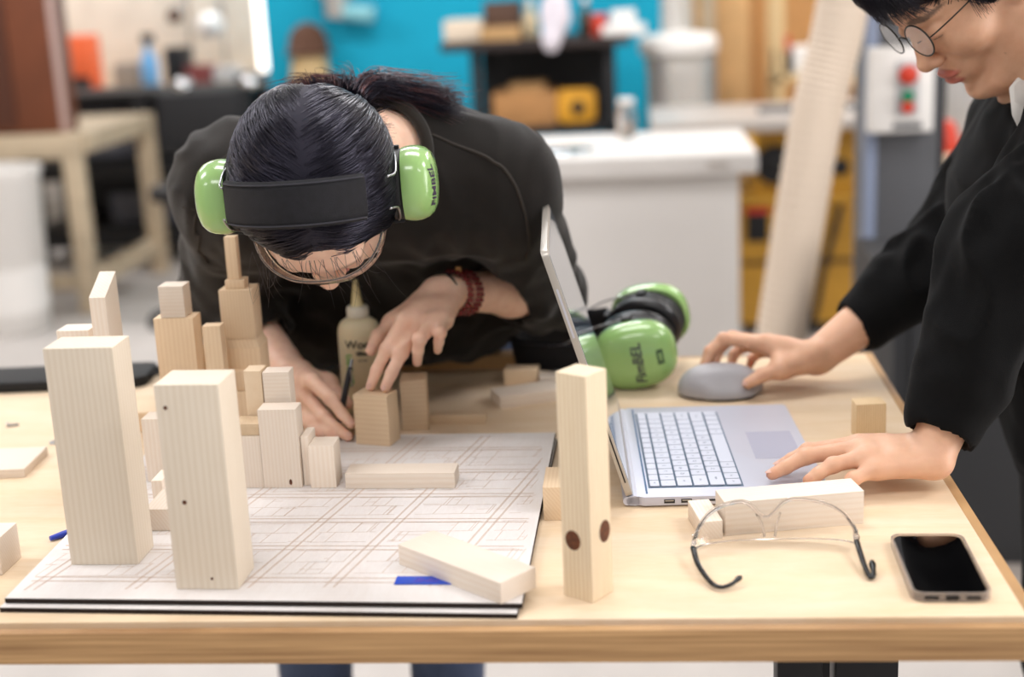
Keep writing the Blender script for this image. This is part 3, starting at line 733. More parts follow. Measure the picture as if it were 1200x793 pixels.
for T in (Lt, Rt):
    MB().tube(spline(T[:3], 5), [.0024]*11, 8, flat=.6).obj('temple_arm', clear_rim, sg, smooth=True)
    pp = spline(T[1:], 6); MB().tube(pp, list(np.linspace(.0032, .0026, len(pp)-4))+[.003, .0036, .0036, .0022], 8, flat=.7).obj('temple_tip', blk_gloss, sg, smooth=True)
    MB().box(T[0], (.005, .006, .010)).obj('hinge_block', clear_rim, sg, bevel=.001)
MB().tube([(-.018, .024, .033), (-.012, .016, .022), (-.010, .012, .010)], .0012, 6).obj('nose_pad', clear_rim, sg, smooth=True)
MB().tube([(.008, .024, .033), (.003, .016, .022), (.001, .012, .010)], .0012, 6).obj('nose_pad', clear_rim, sg, smooth=True)

# ------------------------------------------------------------------ glue bottle
gl = thing('glue_bottle', 'cream wood glue bottle with a pointed nozzle behind the pressing hand', 'bottle', (-.781, .725, TZ))
bot_m = plain('cream_plastic', '#dccfae', .4, sss=.2)
MB().lathe([(.026, 0), (.029, .003), (.0295, .012), (.0295, .118), (.0285, .128), (.025, .136), (.018, .1415), (.0125, .1435), (.0125, .146)], 40, sx=1.08, sy=.8).obj('body', bot_m, gl, smooth=True, angle=1.0)
MB().lathe([(.0155, .1435), (.016, .145), (.016, .157), (.0145, .1595), (.010, .160)], 28).obj('cap', plain('cap_frosted', '#d8d2c2', .5), gl, smooth=True, angle=.7)
MB().lathe([(.010, .160), (.0085, .163), (.0060, .180), (.0035, .195), (.003, .1985), (.0012, .199)], 20).obj('nozzle', plain('nozzle_yellow', '#e2d3a0', .4), gl, smooth=True, angle=.9)
def wrap_text(txt, size, cx, z, m, rot=0, bold=0):
    me = text_mesh(txt, size, 0, 0, bold); bm = bmesh.new(); bm.from_mesh(me); bmesh.ops.triangulate(bm, faces=bm.faces); bmesh.ops.subdivide_edges(bm, edges=[e for e in bm.edges if e.calc_length() > .005], cuts=2)
    for v in bm.verts:
        c, s_ = math.cos(rot), math.sin(rot); x, y = v.co.x*c-v.co.y*s_+cx, v.co.x*s_+v.co.y*c
        a = x/.029; v.co = (.0295*1.08*math.sin(a)*1.008, -.0295*.8*math.cos(a)*1.008-.0003, z+y)
    bm.to_mesh(me); bm.free(); return link('lettering', me, m, gl)
gp, gg = plain('label_black', '#2a2c28', .6), plain('label_green', '#6fae5c', .6)
wrap_text('Wood', .0165, .005, .106, gp, bold=.0004); wrap_text('Glue', .008, .006, .093, gp, bold=.0005); wrap_text('white', .006, .006, .083, gp)
wrap_text('Green', .019, -.014, .068, gg, rot=math.radians(90), bold=.0004)
# ------------------------------------------------------------------ people
def skin_mat(name, col, lip, sss=.18):
    m, nt, b = _new(name); N = nt.nodes; L = nt.links
    tc = N.new('ShaderNodeTexCoord'); n = N.new('ShaderNodeTexNoise'); n.inputs['Scale'].default_value = 55; n.inputs['Detail'].default_value = 5; L.new(tc.outputs['Object'], n.inputs['Vector'])
    r = N.new('ShaderNodeValToRGB'); c = rgb(col); r.color_ramp.elements[0].position = .3; r.color_ramp.elements[1].position = .72
    r.color_ramp.elements[0].color = (c[0]*.93, c[1]*.86, c[2]*.83, 1); r.color_ramp.elements[1].color = (min(1, c[0]*1.05), c[1]*1.06, c[2]*1.07, 1); L.new(n.outputs['Fac'], r.inputs['Fac'])
    at = N.new('ShaderNodeAttribute'); at.attribute_name = 'tint'
    mx = N.new('ShaderNodeMix'); mx.data_type = 'RGBA'; L.new(at.outputs['Color'], mx.inputs[7]); L.new(at.outputs['Alpha'], mx.inputs[0]); L.new(r.outputs['Color'], mx.inputs[6])
    L.new(mx.outputs[2], b.inputs['Base Color']); b.inputs['Roughness'].default_value = .48
    b.inputs['Subsurface Weight'].default_value = sss; b.inputs['Subsurface Radius'].default_value = (.010, .0035, .0018); b.inputs['Subsurface Scale'].default_value = 1
    n2 = N.new('ShaderNodeTexNoise'); n2.inputs['Scale'].default_value = 420; n2.inputs['Detail'].default_value = 3; L.new(tc.outputs['Object'], n2.inputs['Vector'])
    bp = N.new('ShaderNodeBump'); bp.inputs['Strength'].default_value = .12; bp.inputs['Distance'].default_value = .001; L.new(n2.outputs['Fac'], bp.inputs['Height']); L.new(bp.outputs['Normal'], b.inputs['Normal'])
    return m
class Frame:
    """local head space: x = own right, y = forward, z = up"""
    def __init__(s, c, fwd, up, sc):
        s.c = np.array(c, float); f = np.array(fwd, float); f /= np.linalg.norm(f); u = np.array(up, float); u -= f*(u@f); u /= np.linalg.norm(u)
        s.R = np.stack([np.cross(f, u), f, u], 1); s.sc = sc
    def __call__(s, p): return s.c+s.sc*(s.R@np.array(p, float))
    def inv(s, P): return (P-s.c)@s.R/s.sc
    def mat(s, scale=True):
        k = s.sc if scale else 1; R = s.R*k
        return Matrix([list(R[i])+[s.c[i]] for i in range(3)]+[[0, 0, 0, 1]])
def add_head(s, F, slim=1.0, cr=(.074, .094, .080)):
    sc, R = F.sc, F.R
    E = lambda c, r, k=.01, op=1: s.ell(F(c), np.array(r)*sc, k*sc, R, op)
    Cn = lambda a, b, ra, rb, k=.01, op=1: s.cone(F(a), F(b), ra*sc, rb*sc, k*sc, op)
    E((0, -.012+(.094-cr[1])*.8, .050), cr, .01)
    E((0, .020, -.004), (.064*slim, .069, .085), .03)
    for x in (-1, 1):
        Cn((x*.054*slim, -.004, -.045), (x*.022, .060, -.097), .021, .017, .022)
        E((x*.040, .058, -.018), (.025, .025, .025), .02)
    E((0, .074, -.100), (.021, .017, .015), .014)
    E((0, .078, .034), (.046, .016, .013), .016)
    E((0, .076, -.058), (.030, .019, .024), .016)
    for x in (-1, 1):
        E((x*.031, .104, .012), (.019, .0155, .0105), .012, -1)
        E((x*.031, .0785, .010), (.0155, .0150, .0115), .004)
    Cn((0, .087, .016), (0, .1035, -.022), .0072, .0098, .011)
    E((0, .1045, -.0255), (.0118, .0108, .0098), .006)
    for x in (-1, 1):
        E((x*.0115, .0955, -.029), (.0080, .0095, .0070), .004)
        E((x*.0058, .1015, -.0372), (.0032, .0045, .0030), .002, -1)
    E((0, .0915, -.0535), (.0215, .0105, .0052), .004)
    E((0, .0895, -.0650), (.0180, .0110, .0066), .004)
    E((0, .1040, -.0592), (.0245, .0075, .0012), .0022, -1)
    for x in (-1, 1):
        E((x*.0765, -.010, .000), (.0060, .0175, .0310), .005)
        E((x*.0835, -.004, .003), (.0045, .0090, .0160), .004, -1)
def lip_tint(me, pos, F, lip, extra=(), brow=1.0):
    """own colouring of the skin: lips, brows, lash lines, nails"""
    col = np.zeros((len(pos), 4), np.float32); L = F.inv(pos)
    c = rgb(lip)[:3]
    for zc, rz, rx in ((-.0535, .0062, .0225), (-.0655, .0078, .0195)):
        w = np.clip(1.25-((L[:, 0]/rx)**2+((L[:, 2]-zc)/rz)**2), 0, 1)*(L[:, 1] > .078)
        col[:, :3] = np.where(w[:, None] > 0, c, col[:, :3]); col[:, 3] = np.maximum(col[:, 3], np.clip(w*2.2, 0, .8))
    for x in (-1, 1):
        w = np.clip(1.2-(((L[:, 0]-x*.034)/.021)**2+((L[:, 2]-.0345-.10*(.02-abs(L[:, 0]-x*.03)))/.0042)**2), 0, 1)*(L[:, 1] > .05)
        col[:, :3] = np.where(w[:, None] > .05, (.012, .009, .008), col[:, :3]); col[:, 3] = np.maximum(col[:, 3], np.clip(w*1.6*brow, 0, .75*brow))
        w = np.clip(1-(((L[:, 0]-x*.031)/.0155)**2+((L[:, 2]-.0045)/.0013)**2), 0, 1)*(L[:, 1] > .07)
        col[:, :3] = np.where(w[:, None] > .05, (.015, .01, .01), col[:, :3]); col[:, 3] = np.maximum(col[:, 3], np.clip(w*2*brow, 0, .8*brow))
    for cen, rad, cc, amt in extra:
        w = np.clip(1-np.linalg.norm(pos-np.array(cen), axis=1)/rad, 0, 1)**.7*amt
        new = w > col[:, 3]; col[new, :3] = rgb(cc)[:3]; col[:, 3] = np.maximum(col[:, 3], w)
    a = me.attributes.new('tint', 'FLOAT_COLOR', 'POINT'); a.data.foreach_set('color', col.ravel())
def add_hand(s, H, wrist, sc=1.0, palm_n=None):
    """H: chains MCP..tip for four fingers, thumb CMC..tip"""
    w = np.array(wrist); r = lambda *v: [x*sc for x in v]
    mc = [np.array(H[f][0]) for f in ('index', 'middle', 'ring', 'pinky')]
    wi = w+(mc[0]-mc[3])*.28; wp = w-(mc[0]-mc[3])*.28
    for i, m in enumerate(mc):
        st = wi*(1-i/3)+wp*(i/3); s.cone(st, m-(m-st)*.06, .0155*sc, .0105*sc, .014*sc)
    for i in range(3): s.cone(mc[i]+(w-mc[i])*.12, mc[i+1]+(w-mc[i+1])*.12, .0100*sc, .0098*sc, .010*sc)
    s.cone((mc[0]+mc[1])/2*.55+w*.45, (mc[2]+mc[3])/2*.55+w*.45, .0145*sc, .0140*sc, .014*sc)
    rad = {'index': (.0100, .0088, .0077, .0066), 'middle': (.0102, .0090, .0079, .0068), 'ring': (.0098, .0085, .0074, .0064), 'pinky': (.0088, .0075, .0066, .0057)}
    for f in ('index', 'middle', 'ring', 'pinky'):
        P = [np.array(p) for p in H[f]]
        s.chain(P, r(*rad[f]), .0035*sc, k0=.0075*sc)
        s.ell(P[1], np.array((.0093, .0093, .0093))*sc*rad[f][1]/.0088, .004*sc)
    T = [np.array(p) for p in H['thumb']]
    s.cone(w*.65+T[0]*.35, T[1], .016*sc, .0125*sc, .014*sc)
    s.cone(T[0], T[1], .0150*sc, .0115*sc, .012*sc); s.cone(T[1], T[2], .0112*sc, .0096*sc, .006*sc); s.cone(T[2], T[3], .0098*sc, .0076*sc, .004*sc)
    s.cone(T[1], mc[0]*.7+w*.3, .0085*sc, .009*sc, .016*sc)
def strands(name, lines, rad, m, parent, sides=3, taper=.35):
    """many thin hairs as one mesh; lines: arrays (k,3) of equal length"""
    A = np.array(lines); n, k, _ = A.shape
    T = np.gradient(A, axis=1); T /= np.linalg.norm(T, axis=2, keepdims=True)+1e-9
    ref = np.array([.3, .2, .93]); X = np.cross(T, ref); X /= np.linalg.norm(X, axis=2, keepdims=True)+1e-9; Y = np.cross(T, X)
    rr = rad*(1-(1-taper)*np.linspace(0, 1, k)**2)[None, :, None]
    V = np.stack([A+rr*(X*math.cos(2*math.pi*j/sides)+Y*math.sin(2*math.pi*j/sides)) for j in range(sides)], 2)   # n,k,sides,3
    idx = np.arange(n*k*sides).reshape(n, k, sides)
    F = np.stack([idx[:, :-1], np.roll(idx, -1, 2)[:, :-1], np.roll(idx, -1, 2)[:, 1:], idx[:, 1:]], -1).reshape(-1, 4)
    return link(name, mesh_np(name, V.reshape(-1, 3), F), m, parent)
def hair_mat(name, col, col2, rough=.32):
    m, nt, b = _new(name); N = nt.nodes; L = nt.links
    tc = N.new('ShaderNodeTexCoord'); n = N.new('ShaderNodeTexNoise'); n.inputs['Scale'].default_value = 60; L.new(tc.outputs['Object'], n.inputs['Vector'])
    r = N.new('ShaderNodeValToRGB'); r.color_ramp.elements[0].color = rgb(col); r.color_ramp.elements[1].color = rgb(col2); r.color_ramp.elements[0].position = .35; r.color_ramp.elements[1].position = .75
    L.new(n.outputs['Fac'], r.inputs['Fac']); L.new(r.outputs['Color'], b.inputs['Base Color']); b.inputs['Roughness'].default_value = rough; b.inputs['Specular IOR Level'].default_value = .6
    b.inputs['Specular Tint'].default_value = (.75, .72, 1, 1)
    return m
def cloth_mat(name, col, col2, sheen=.25, weave=900):
    m, nt, b = _new(name); N = nt.nodes; L = nt.links
    tc = N.new('ShaderNodeTexCoord'); n = N.new('ShaderNodeTexNoise'); n.inputs['Scale'].default_value = 9; n.inputs['Detail'].default_value = 5; L.new(tc.outputs['Object'], n.inputs['Vector'])
    r = N.new('ShaderNodeValToRGB'); r.color_ramp.elements[0].color = rgb(col); r.color_ramp.elements[1].color = rgb(col2); r.color_ramp.elements[0].position = .3; r.color_ramp.elements[1].position = .7
    L.new(n.outputs['Fac'], r.inputs['Fac']); L.new(r.outputs['Color'], b.inputs['Base Color']); b.inputs['Roughness'].default_value = .95; b.inputs['Specular IOR Level'].default_value = .2
    b.inputs['Sheen Weight'].default_value = sheen; b.inputs['Sheen Roughness'].default_value = .5
    n2 = N.new('ShaderNodeTexNoise'); n2.inputs['Scale'].default_value = weave; L.new(tc.outputs['Object'], n2.inputs['Vector'])
    bp = N.new('ShaderNodeBump'); bp.inputs['Strength'].default_value = .35; bp.inputs['Distance'].default_value = .001; L.new(n2.outputs['Fac'], bp.inputs['Height']); L.new(bp.outputs['Normal'], b.inputs['Normal'])
    return m
def folds(amp, f, seed, stretch=(1, 1, 1), centers=()):
    st = np.array(stretch)
    def disp(P, d):
        near = np.abs(d) < .03
        out = np.zeros(len(P))
        if near.any():
            q = P[near]*st; q = q+.035*np.stack([vnoise(q, 9, seed+5), vnoise(q, 9, seed+6), vnoise(q, 9, seed+7)], -1)
            a = vnoise(q, f, seed); b = vnoise(q, f*2.3, seed+1)
            g = np.full(near.sum(), .46)
            for c, r, w in centers: g = g+w*np.exp(-((P[near]-np.array(c))**2).sum(-1)/(r*r))
            out[near] = amp*g*((np.abs(a)*2-1)*.8+b*.35)
        return out
    return disp

# ---------------- the person bending over the model
GF = Frame((-.7512, .4093, 1.2998), (.03, -.135, -.99), (.22, -.965, .136), 1.08)
_a = math.radians(3); _f, _u2 = GF.R[:, 1].copy(), GF.R[:, 2].copy()
_u3 = math.cos(_a)*_u2-math.sin(_a)*_f; _ro = math.radians(8)
GF = Frame(GF.c, math.cos(_a)*_f+math.sin(_a)*_u2, math.cos(_ro)*_u3+math.sin(_ro)*GF.R[:, 0], 1.08)
GL = {'index': [(-.6916, .5885, 1.0871), (-.7135, .5738, 1.0526), (-.7275, .5630, 1.0268), (-.7350, .5520, 1.0080)],
      'middle': [(-.6725, .5960, 1.0759), (-.6937, .5692, 1.0478), (-.7062, .5555, 1.0242), (-.7135, .5440, 1.0080)],
      'ring': [(-.6530, .5863, 1.0793), (-.6640, .5498, 1.0725), (-.6689, .5600, 1.0530), (-.6735, .5750, 1.0335)],
      'pinky': [(-.6360, .5930, 1.0831), (-.6376, .5600, 1.0775), (-.6413, .5673, 1.0627), (-.6453, .5800, 1.0482)],
      'thumb': [(-.6750, .6480, 1.0950), (-.7140, .6390, 1.0716), (-.7330, .6170, 1.0598), (-.7400, .5980, 1.0452)]}
GLw, GLe, GLs = (-.6465, .6750, 1.1070), (-.5170, .8700, 1.0620), (-.5700, .6850, 1.2520)
GR = {'index': [(-.8239, .5908, 1.0046), (-.7949, .5690, .9861), (-.7775, .5600, .9657), (-.7650, .5490, .9560)],
      'middle': [(-.8352, .6040, .9775), (-.8077, .5765, .9573), (-.7865, .5605, .9448), (-.7700, .5460, .9390)],
      'ring': [(-.8453, .6140, .9640), (-.8221, .5850, .9480), (-.8059, .5668, .9398), (-.7925, .5520, .9390)],
      'pinky': [(-.8502, .6180, .9560), (-.8338, .5930, .9450), (-.8236, .5754, .9400), (-.8131, .5607, .9395)],
      'thumb': [(-.8506, .6586, .9850), (-.8140, .6343, .9880), (-.7937, .6146, .9778), (-.7780, .5980, .9700)]}
GRw, GRe, GRs = (-.8680, .6800, .9840), (-1.0150, .8650, 1.0650), (-.9250, .6850, 1.2620)
NB = (-.700, .640, 1.305)                    # base of the neck
def girl_body():
    s = Sdf(); add_head(s, GF, 1.0, (.073, .082, .078))
    s.cone(GF((0, -.045, -.035)), NB, .054, .058, .03)
    s.cone(NB, (-.72, .84, 1.22), .06, .075, .03); s.cone((-.72, .84, 1.22), (-.72, 1.11, 1.0), .075, .085, .03)
    for sh, el, w, H in ((GLs, GLe, GLw, GL), (GRs, GRe, GRw, GR)):
        s.cone(NB, sh, .042, .046, .02); s.cone(sh, el, .044, .037, .02)
        e, w_ = np.array(el), np.array(w)
        s.cone(el, e+(w_-e)*.35, .036, .036, .02); s.cone(e+(w_-e)*.35, w_, .036, .0235, .02)
        add_hand(s, H, w, 1.04)
    for x, xk in ((-.80, -.985), (-.64, -.735)):
        s.cone((x, 1.11, .93), (xk, 1.12, .50), .075, .05, .03); s.cone((xk, 1.12, .50), (xk-.02, 1.13, .09), .048, .034, .02); s.cone((xk-.02, 1.13, .05), (xk-.02, .99, .035), .034, .026, .02)
    me, pos = s.mesh('person', .0027)
    tips = [(tuple(np.array(H[f][3])), .011, '#c9806f', .35) for H in (GL, GR) for f in ('index', 'middle', 'ring', 'pinky', 'thumb')]+[(tuple(np.array(H[f][1])), .012, '#c98a76', .35) for H in (GL, GR) for f in ('index', 'middle', 'ring', 'pinky')]
    lip_tint(me, pos, GF, '#b5605c', tips, .35)
    o = link('person', me, skin_mat('skin_fair', '#efc9b2', '#b5605c'))
    return tag(o, 'person in dark sweatshirt bending low over the model, pressing a wooden block', 'person')
girl = girl_body()
def mirror(p): return p
# nails
nail_m = plain('nail', '#e3b8a8', .25)
def nail(parent, tip, dip, up, r=.0048):
    tip, dip, up = Vector(tip), Vector(dip), Vector(up); t = (tip-dip).normalized(); n = (up-t*up.dot(t)).normalized(); x = t.cross(n)
    M = Matrix((( x.x, t.x, n.x, 0), (x.y, t.y, n.y, 0), (x.z, t.z, n.z, 0), (0, 0, 0, 1))); M.translation = tip+n*.0048+t*.0005
    b = MB(); n_ = 14; k = 4
    for i in range(k+1):
        rr = 1-i/k*.999
        for j in range(n_):
            a = 2*math.pi*j/n_; xx_, yy2 = r*.95*rr*math.cos(a), r*1.35*rr*math.sin(a); b.v.append((xx_, yy2, .0022*(1-(xx_/r)**2*1.2)-.0006*(yy2/r)**2))
    for i in range(k):
        for j in range(n_): b.f.append((i*n_+j, i*n_+(j+1) % n_, (i+1)*n_+(j+1) % n_, (i+1)*n_+j))
    b.obj('nail', nail_m, parent, smooth=True, mat4=M)
for f in ('index', 'middle'): nail(girl, GL[f][3], GL[f][2], (-.15, -.85, .5))
nail(girl, GR['index'][3], GR['index'][2], (.2, -.3, 1)); nail(girl, GR['middle'][3], GR['middle'][2], (.2, -.4, 1))
# sweatshirt
SEAMS = [[(-.642, .6, 1.333), (-.612, .6, 1.326), (-.583, .6, 1.314), (-.558, .61, 1.291), (-.538, .62, 1.253), (-.529, .64, 1.207), (-.531, .68, 1.154)], [(-.873, .6, 1.353), (-.908, .6, 1.326), (-.939, .61, 1.28), (-.961, .64, 1.229), (-.97, .68, 1.174)]]
dark_sweat = cloth_mat('charcoal_sweat', '#181614', '#231f1d', .16)
def girl_top():
    s = Sdf()
    s.ell((-.715, .735, 1.258), (.165, .150, .118), .02)
    s.cone((-.72, .87, 1.19), (-.72, 1.10, 1.04), .125, .140, .05)
    s.cone((-.885, .965, 1.055), (-.67, .965, 1.06), .128, .130, .05)
    s.cone((-.88, .89, 1.17), (-.62, .89, 1.17), .10, .10, .05)
    s.cone(np.array(NB)+np.array((.0, .03, -.01)), GLs, .085, .083, .05); s.cone(np.array(NB)+np.array((.0, .03, -.01)), GRs, .085, .083, .05)
    s.cone(GLs, GLe, .082, .056, .04); s.cone(GRs, GRe, .086, .064, .05)
    e, w = np.array(GLe), np.array(GLw); p = e+(w-e)*.16; s.cone(e, p, .056, .052, .02)
    e2, w2 = np.array(GRe), np.array(GRw); p2 = e2+(w2-e2)*.46; s.cone(e2, p2, .062, .050, .02)
    s.cone(p-(w-e)*.03, p, .055, .054, .006); s.cone(p2-(w2-e2)*.04, p2, .053, .052, .006)
    # openings: neck and cuffs
    nb = np.array(NB); hd = GF((0, -.045, -.035)); ax = (hd-nb)/np.linalg.norm(hd-nb)
    s.cone(nb+ax*.045, nb+ax*.16, .066, .10, .012, -1)
    u = (w-e)/np.linalg.norm(w-e); s.cone(p+u*.012, p+u*.12, .047, .047, .006, -1)
    s.ell(p+u*.085, (.08, .08, .08), .004, None, -1) if False else None
    for q, uu in ((p, u), (p2, (w2-e2)/np.linalg.norm(w2-e2))):
        s.box(q+uu*(.10+.004), (.10, .10, .10), .001, .006, np.stack([np.cross(uu, (0, 0, 1))/np.linalg.norm(np.cross(uu, (0, 0, 1))), np.cross(uu, np.cross(uu, (0, 0, 1)))/np.linalg.norm(np.cross(uu, (0, 0, 1))), uu], 1), -1) if False else None
    u2 = (w2-e2)/np.linalg.norm(w2-e2); s.cone(p2+u2*.010, p2+u2*.12, .042, .042, .006, -1)
    s.disp = folds(.013, 17, 3, (1.15, .8, 1), [(GLe, .10, .9), (GRe, .10, .9), (GLs, .09, .1)])
    me, _ = s.mesh('sweatshirt', .0045, dmax=.014)
    o = link('sweatshirt', me, dark_sweat, girl)
    for path in SEAMS:
        P = np.array(spline(path, 7))
        for _ in range(12):
            e_ = .002; v0 = s.val(P); G = np.stack([s.val(P+np.eye(3)[a]*e_)-v0 for a in range(3)], 1)/e_; G /= np.linalg.norm(G, axis=1, keepdims=True)+1e-9; P = P-G*(v0[:, None]-.0008)*.7
        MB().tube([tuple(p_) for p_ in P], .0021, 6).obj('seam', plain('seam_charcoal', '#35302c', .9), o, smooth=True)
    return o
gtop = girl_top()
nb = np.array(NB); hd = GF((0, -.045, -.035)); ax = (hd-nb)/np.linalg.norm(hd-nb)
def loop_pts(c, ax, r, n=40, sq=1.0):
    ax = np.array(ax)/np.linalg.norm(ax); a = np.cross(ax, (0, 0, 1)); a /= np.linalg.norm(a); b = np.cross(ax, a)
    return [tuple(np.array(c)+r*(a*math.cos(t)+b*math.sin(t)*sq)) for t in np.linspace(0, 2*math.pi, n, endpoint=False)]
MB().tube(loop_pts(nb+ax*.040, ax, .072, 44), .0085, 10, closed=True).obj('collar', cloth_mat('charcoal_rib', '#25221f', '#2e2b28', .2, 400), girl, smooth=True)
# jeans and shoes
s = Sdf(); s.ell((-.72, 1.11, .955), (.165, .125, .12), .02)
for x, xk in ((-.80, -.985), (-.64, -.735)):
    s.cone((x, 1.11, .93), (xk, 1.12, .50), .098, .075, .04); s.cone((xk, 1.12, .50), (xk-.02, 1.13, .08), .074, .062, .03)
s.disp = folds(.006, 18, 9, (1, 1, .7)); me, _ = s.mesh('jeans', .007, dmax=.008)
link('jeans', me, cloth_mat('blue_denim', '#3a4560', '#55617c', .1, 700), girl)
for xk in (-1.005, -.755):
    s = Sdf(); s.ell((xk, 1.06, .035), (.05, .13, .045), .02).cone((xk, 1.13, .05), (xk, 1.135, .11), .05, .046, .03); s.plane((0, 0, .0), (0, 0, 1))
    me, _ = s.mesh('shoe', .006); link('shoe', me, plain('black_shoe', '#141416', .6), girl)
# hair: a close cap, combed strands and the ponytail
hair_m = hair_mat('black_hair', '#0a090d', '#15131c'); hair_r = hair_mat('red_brown_hair', '#2c1714', '#6e3d2e', .4)
cap = Sdf(); sc_, R_ = GF.sc, GF.R
cap.ell(GF((0, -.011, .050)), np.array((.0830, .0900, .0900))*sc_, .01, R_).ell(GF((0, -.038, .01)), np.array((.073, .064, .070))*sc_, .03*sc_, R_)
for x in (-1, 1): cap.ell(GF((x*.066, .012, .022)), np.array((.0165, .036, .045))*sc_, .02*sc_, R_)
cap.ell(GF((0, .125, -.022)), np.array((.085, .072, .083))*sc_, .012*sc_, R_, -1)      # the face stays free
me, _ = cap.mesh('hair', .0035); hair_o = link('hair', me, hair_mat('scalp_hair', '#070609', '#0b0a0e', .75), girl)
pony = np.array((-.7300, .545, 1.3830))
rng = np.random.default_rng(4)
pushw = .38
def comb(n, start, goal, steps, lift, jit=.006, k=18, bow=0.0):
    """strands that hug the cap from start points towards goal"""
    P = np.array(start, float); out = [P.copy()]; g = np.array(goal); lf = rng.uniform(*lift, (len(P), 1)); gj = g+rng.normal(0, jit, P.shape)
    L0 = np.linalg.norm(gj-P, axis=1, keepdims=True)
    for i in range(k-1):
        d = gj-P; l = np.linalg.norm(d, axis=1, keepdims=True); stp = l/(k-1-i)
        dirn = d/np.maximum(l, 1e-6)
        lx_ = GF.inv(P)[:, 0:1]+.004; push = np.exp(-(lx_/.045)**2)*np.clip(1.1-i/6, 0, 1)*1.5*pushw; dirn = dirn+np.sign(lx_)*push*GF.R[:, 0]
        e = .0015; v0 = cap.val(P); G = np.stack([cap.val(P+np.eye(3)[a]*e)-v0 for a in range(3)], 1)/e; G /= np.linalg.norm(G, axis=1, keepdims=True)+1e-9
        dirn = dirn-G*(dirn*G).sum(1, keepdims=True); dirn /= np.linalg.norm(dirn, axis=1, keepdims=True)+1e-9
        P = P+dirn*stp*1.25*(1 if i < k-3 else .8); v = cap.val(P); P = P-G*(v[:, None]-lf)*(.9 if i < k-2 else .5)
        P = P+G*0; out.append(P.copy())
    return np.stack(out, 1)
def scalp_points(n, cond):
    A = rng.normal(size=(n*6, 3)); A /= np.linalg.norm(A, axis=1, keepdims=True); loc_ = A*np.array((.083, .0935, .090))+np.array((0, -.011, .050))
    loc_ = loc_[cond(loc_)][:n]; P = GF.c+GF.sc*(loc_@GF.R.T)
    for _ in range(3):
        e = .0015; v0 = cap.val(P); G = np.stack([cap.val(P+np.eye(3)[a]*e)-v0 for a in range(3)], 1)/e; P = P-G*v0[:, None]
    return P
front = scalp_points(4200, lambda q: (q[:, 2] > -.03) & (q[:, 1] > -.115) & ~((q[:, 1] > .055) & (q[:, 2] < .05)))
st1 = comb(0, front, pony, 0, (.0002, .0036), .009, 15)
strands('combed_hair', st1, .00055, hair_m, hair_o)
locks = scalp_points(150, lambda q: (q[:, 2] > .02) & (q[:, 1] > -.06) & ~((q[:, 1] > .055) & (q[:, 2] < .05)))
L2 = np.repeat(locks, 10, 0)+rng.normal(0, .0016, (1500, 3)); st2 = comb(0, L2, pony, 0, (.003, .0062), .006, 15); strands('combed_hair', st2, .00055, hair_m, hair_o)
# ponytail: bunches spreading from the tie
def bunch(n, ctrl, spread, r, m, name, k=22, wav=.004):
    C_ = np.array(spline(ctrl, 8)); C_ = C_[np.linspace(0, len(C_)-1, k).astype(int)]; out = []
    for i in range(n):
        o = rng.normal(0, 1, 3); o2 = rng.normal(0, 1, 3); t = np.linspace(0, 1, k)[:, None]
        ln = rng.uniform(.75, 1.05); c = np.stack([np.interp(np.linspace(0, ln, k), np.linspace(0, 1, k), C_[:, a]) for a in range(3)], 1)
        out.append(c+o*spread[0]*(1-t)+o*spread[1]*t*(.35+.65*t)+o2*wav*np.sin(t*4+i)*t)
    return strands(name, out, r, m, hair_o)
bunch(420, [pony, pony+np.array((.005, .030, .012)), (-.705, .590, 1.402), (-.668, .610, 1.390), (-.630, .615, 1.378), (-.600, .620, 1.372)], (.006, .012), .00055, hair_m, 'ponytail')
bunch(380, [pony, pony+np.array((.003, .030, .012)), (-.712, .595, 1.405), (-.680, .617, 1.394), (-.640, .620, 1.384), (-.612, .625, 1.375)], (.006, .013), .00055, hair_r, 'ponytail')
bunch(420, [pony, pony+np.array((-.010, .030, .010)), (-.760, .590, 1.402), (-.790, .600, 1.400), (-.822, .600, 1.394), (-.842, .600, 1.380)], (.006, .012), .00055, hair_r, 'ponytail')
bunch(260, [pony, pony+np.array((-.004, .025, .012)), (-.740, .585, 1.405), (-.755, .610, 1.402), (-.770, .630, 1.39)], (.006, .014), .00055, hair_m, 'ponytail')
MB().tube(loop_pts(pony+np.array((0, .006, .002)), (0, .9, .35), .013, 24), .0042, 8, closed=True).obj('hair_tie', plain('black_elastic', '#0c0c0f', .8), hair_o, smooth=True)
# flyaway fringe hairs
fly = []
for i in range(44):
    a = rng.uniform(-.066, .066); p0 = np.array((a, .062+.02*math.cos(a*20), .085+rng.uniform(-.01, .01)))
    p1 = np.array((a*1.12+rng.uniform(-.012, .012), .100+rng.uniform(-.004, .010), .045+rng.uniform(-.02, .02))); p2 = np.array((a*1.15+rng.uniform(-.02, .02), .118+rng.uniform(-.02, .02), .01+rng.uniform(-.05, .02)))
    t = np.linspace(0, 1, 14)[:, None]; c = (1-t)**2*p0+2*t*(1-t)*p1+t*t*p2
    fly.append(GF.c+GF.sc*(c@GF.R.T))
strands('loose_hair', fly, .0003, hair_m, hair_o)

# worn ear muffs
_z = math.cos(math.radians(8))*GF.R[:, 2]+math.sin(math.radians(8))*GF.R[:, 1]; _x = GF.R[:, 0]; _y = np.cross(_z, _x); c_ = GF((0, .004, .004))
ear_muffs('green ear muffs with black headband worn by the bending person',
          Matrix([[_x[i], _y[i], _z[i], c_[i]] for i in range(3)]+[[0, 0, 0, 1]]), .079, .166, .052, (-.68, 1.0),
          words={-1: ('FIMBEL', .016, math.radians(6), (.002, .034), .0004), 'mk': (-.034, -.01, -.026, .004)}, wide=1.36)
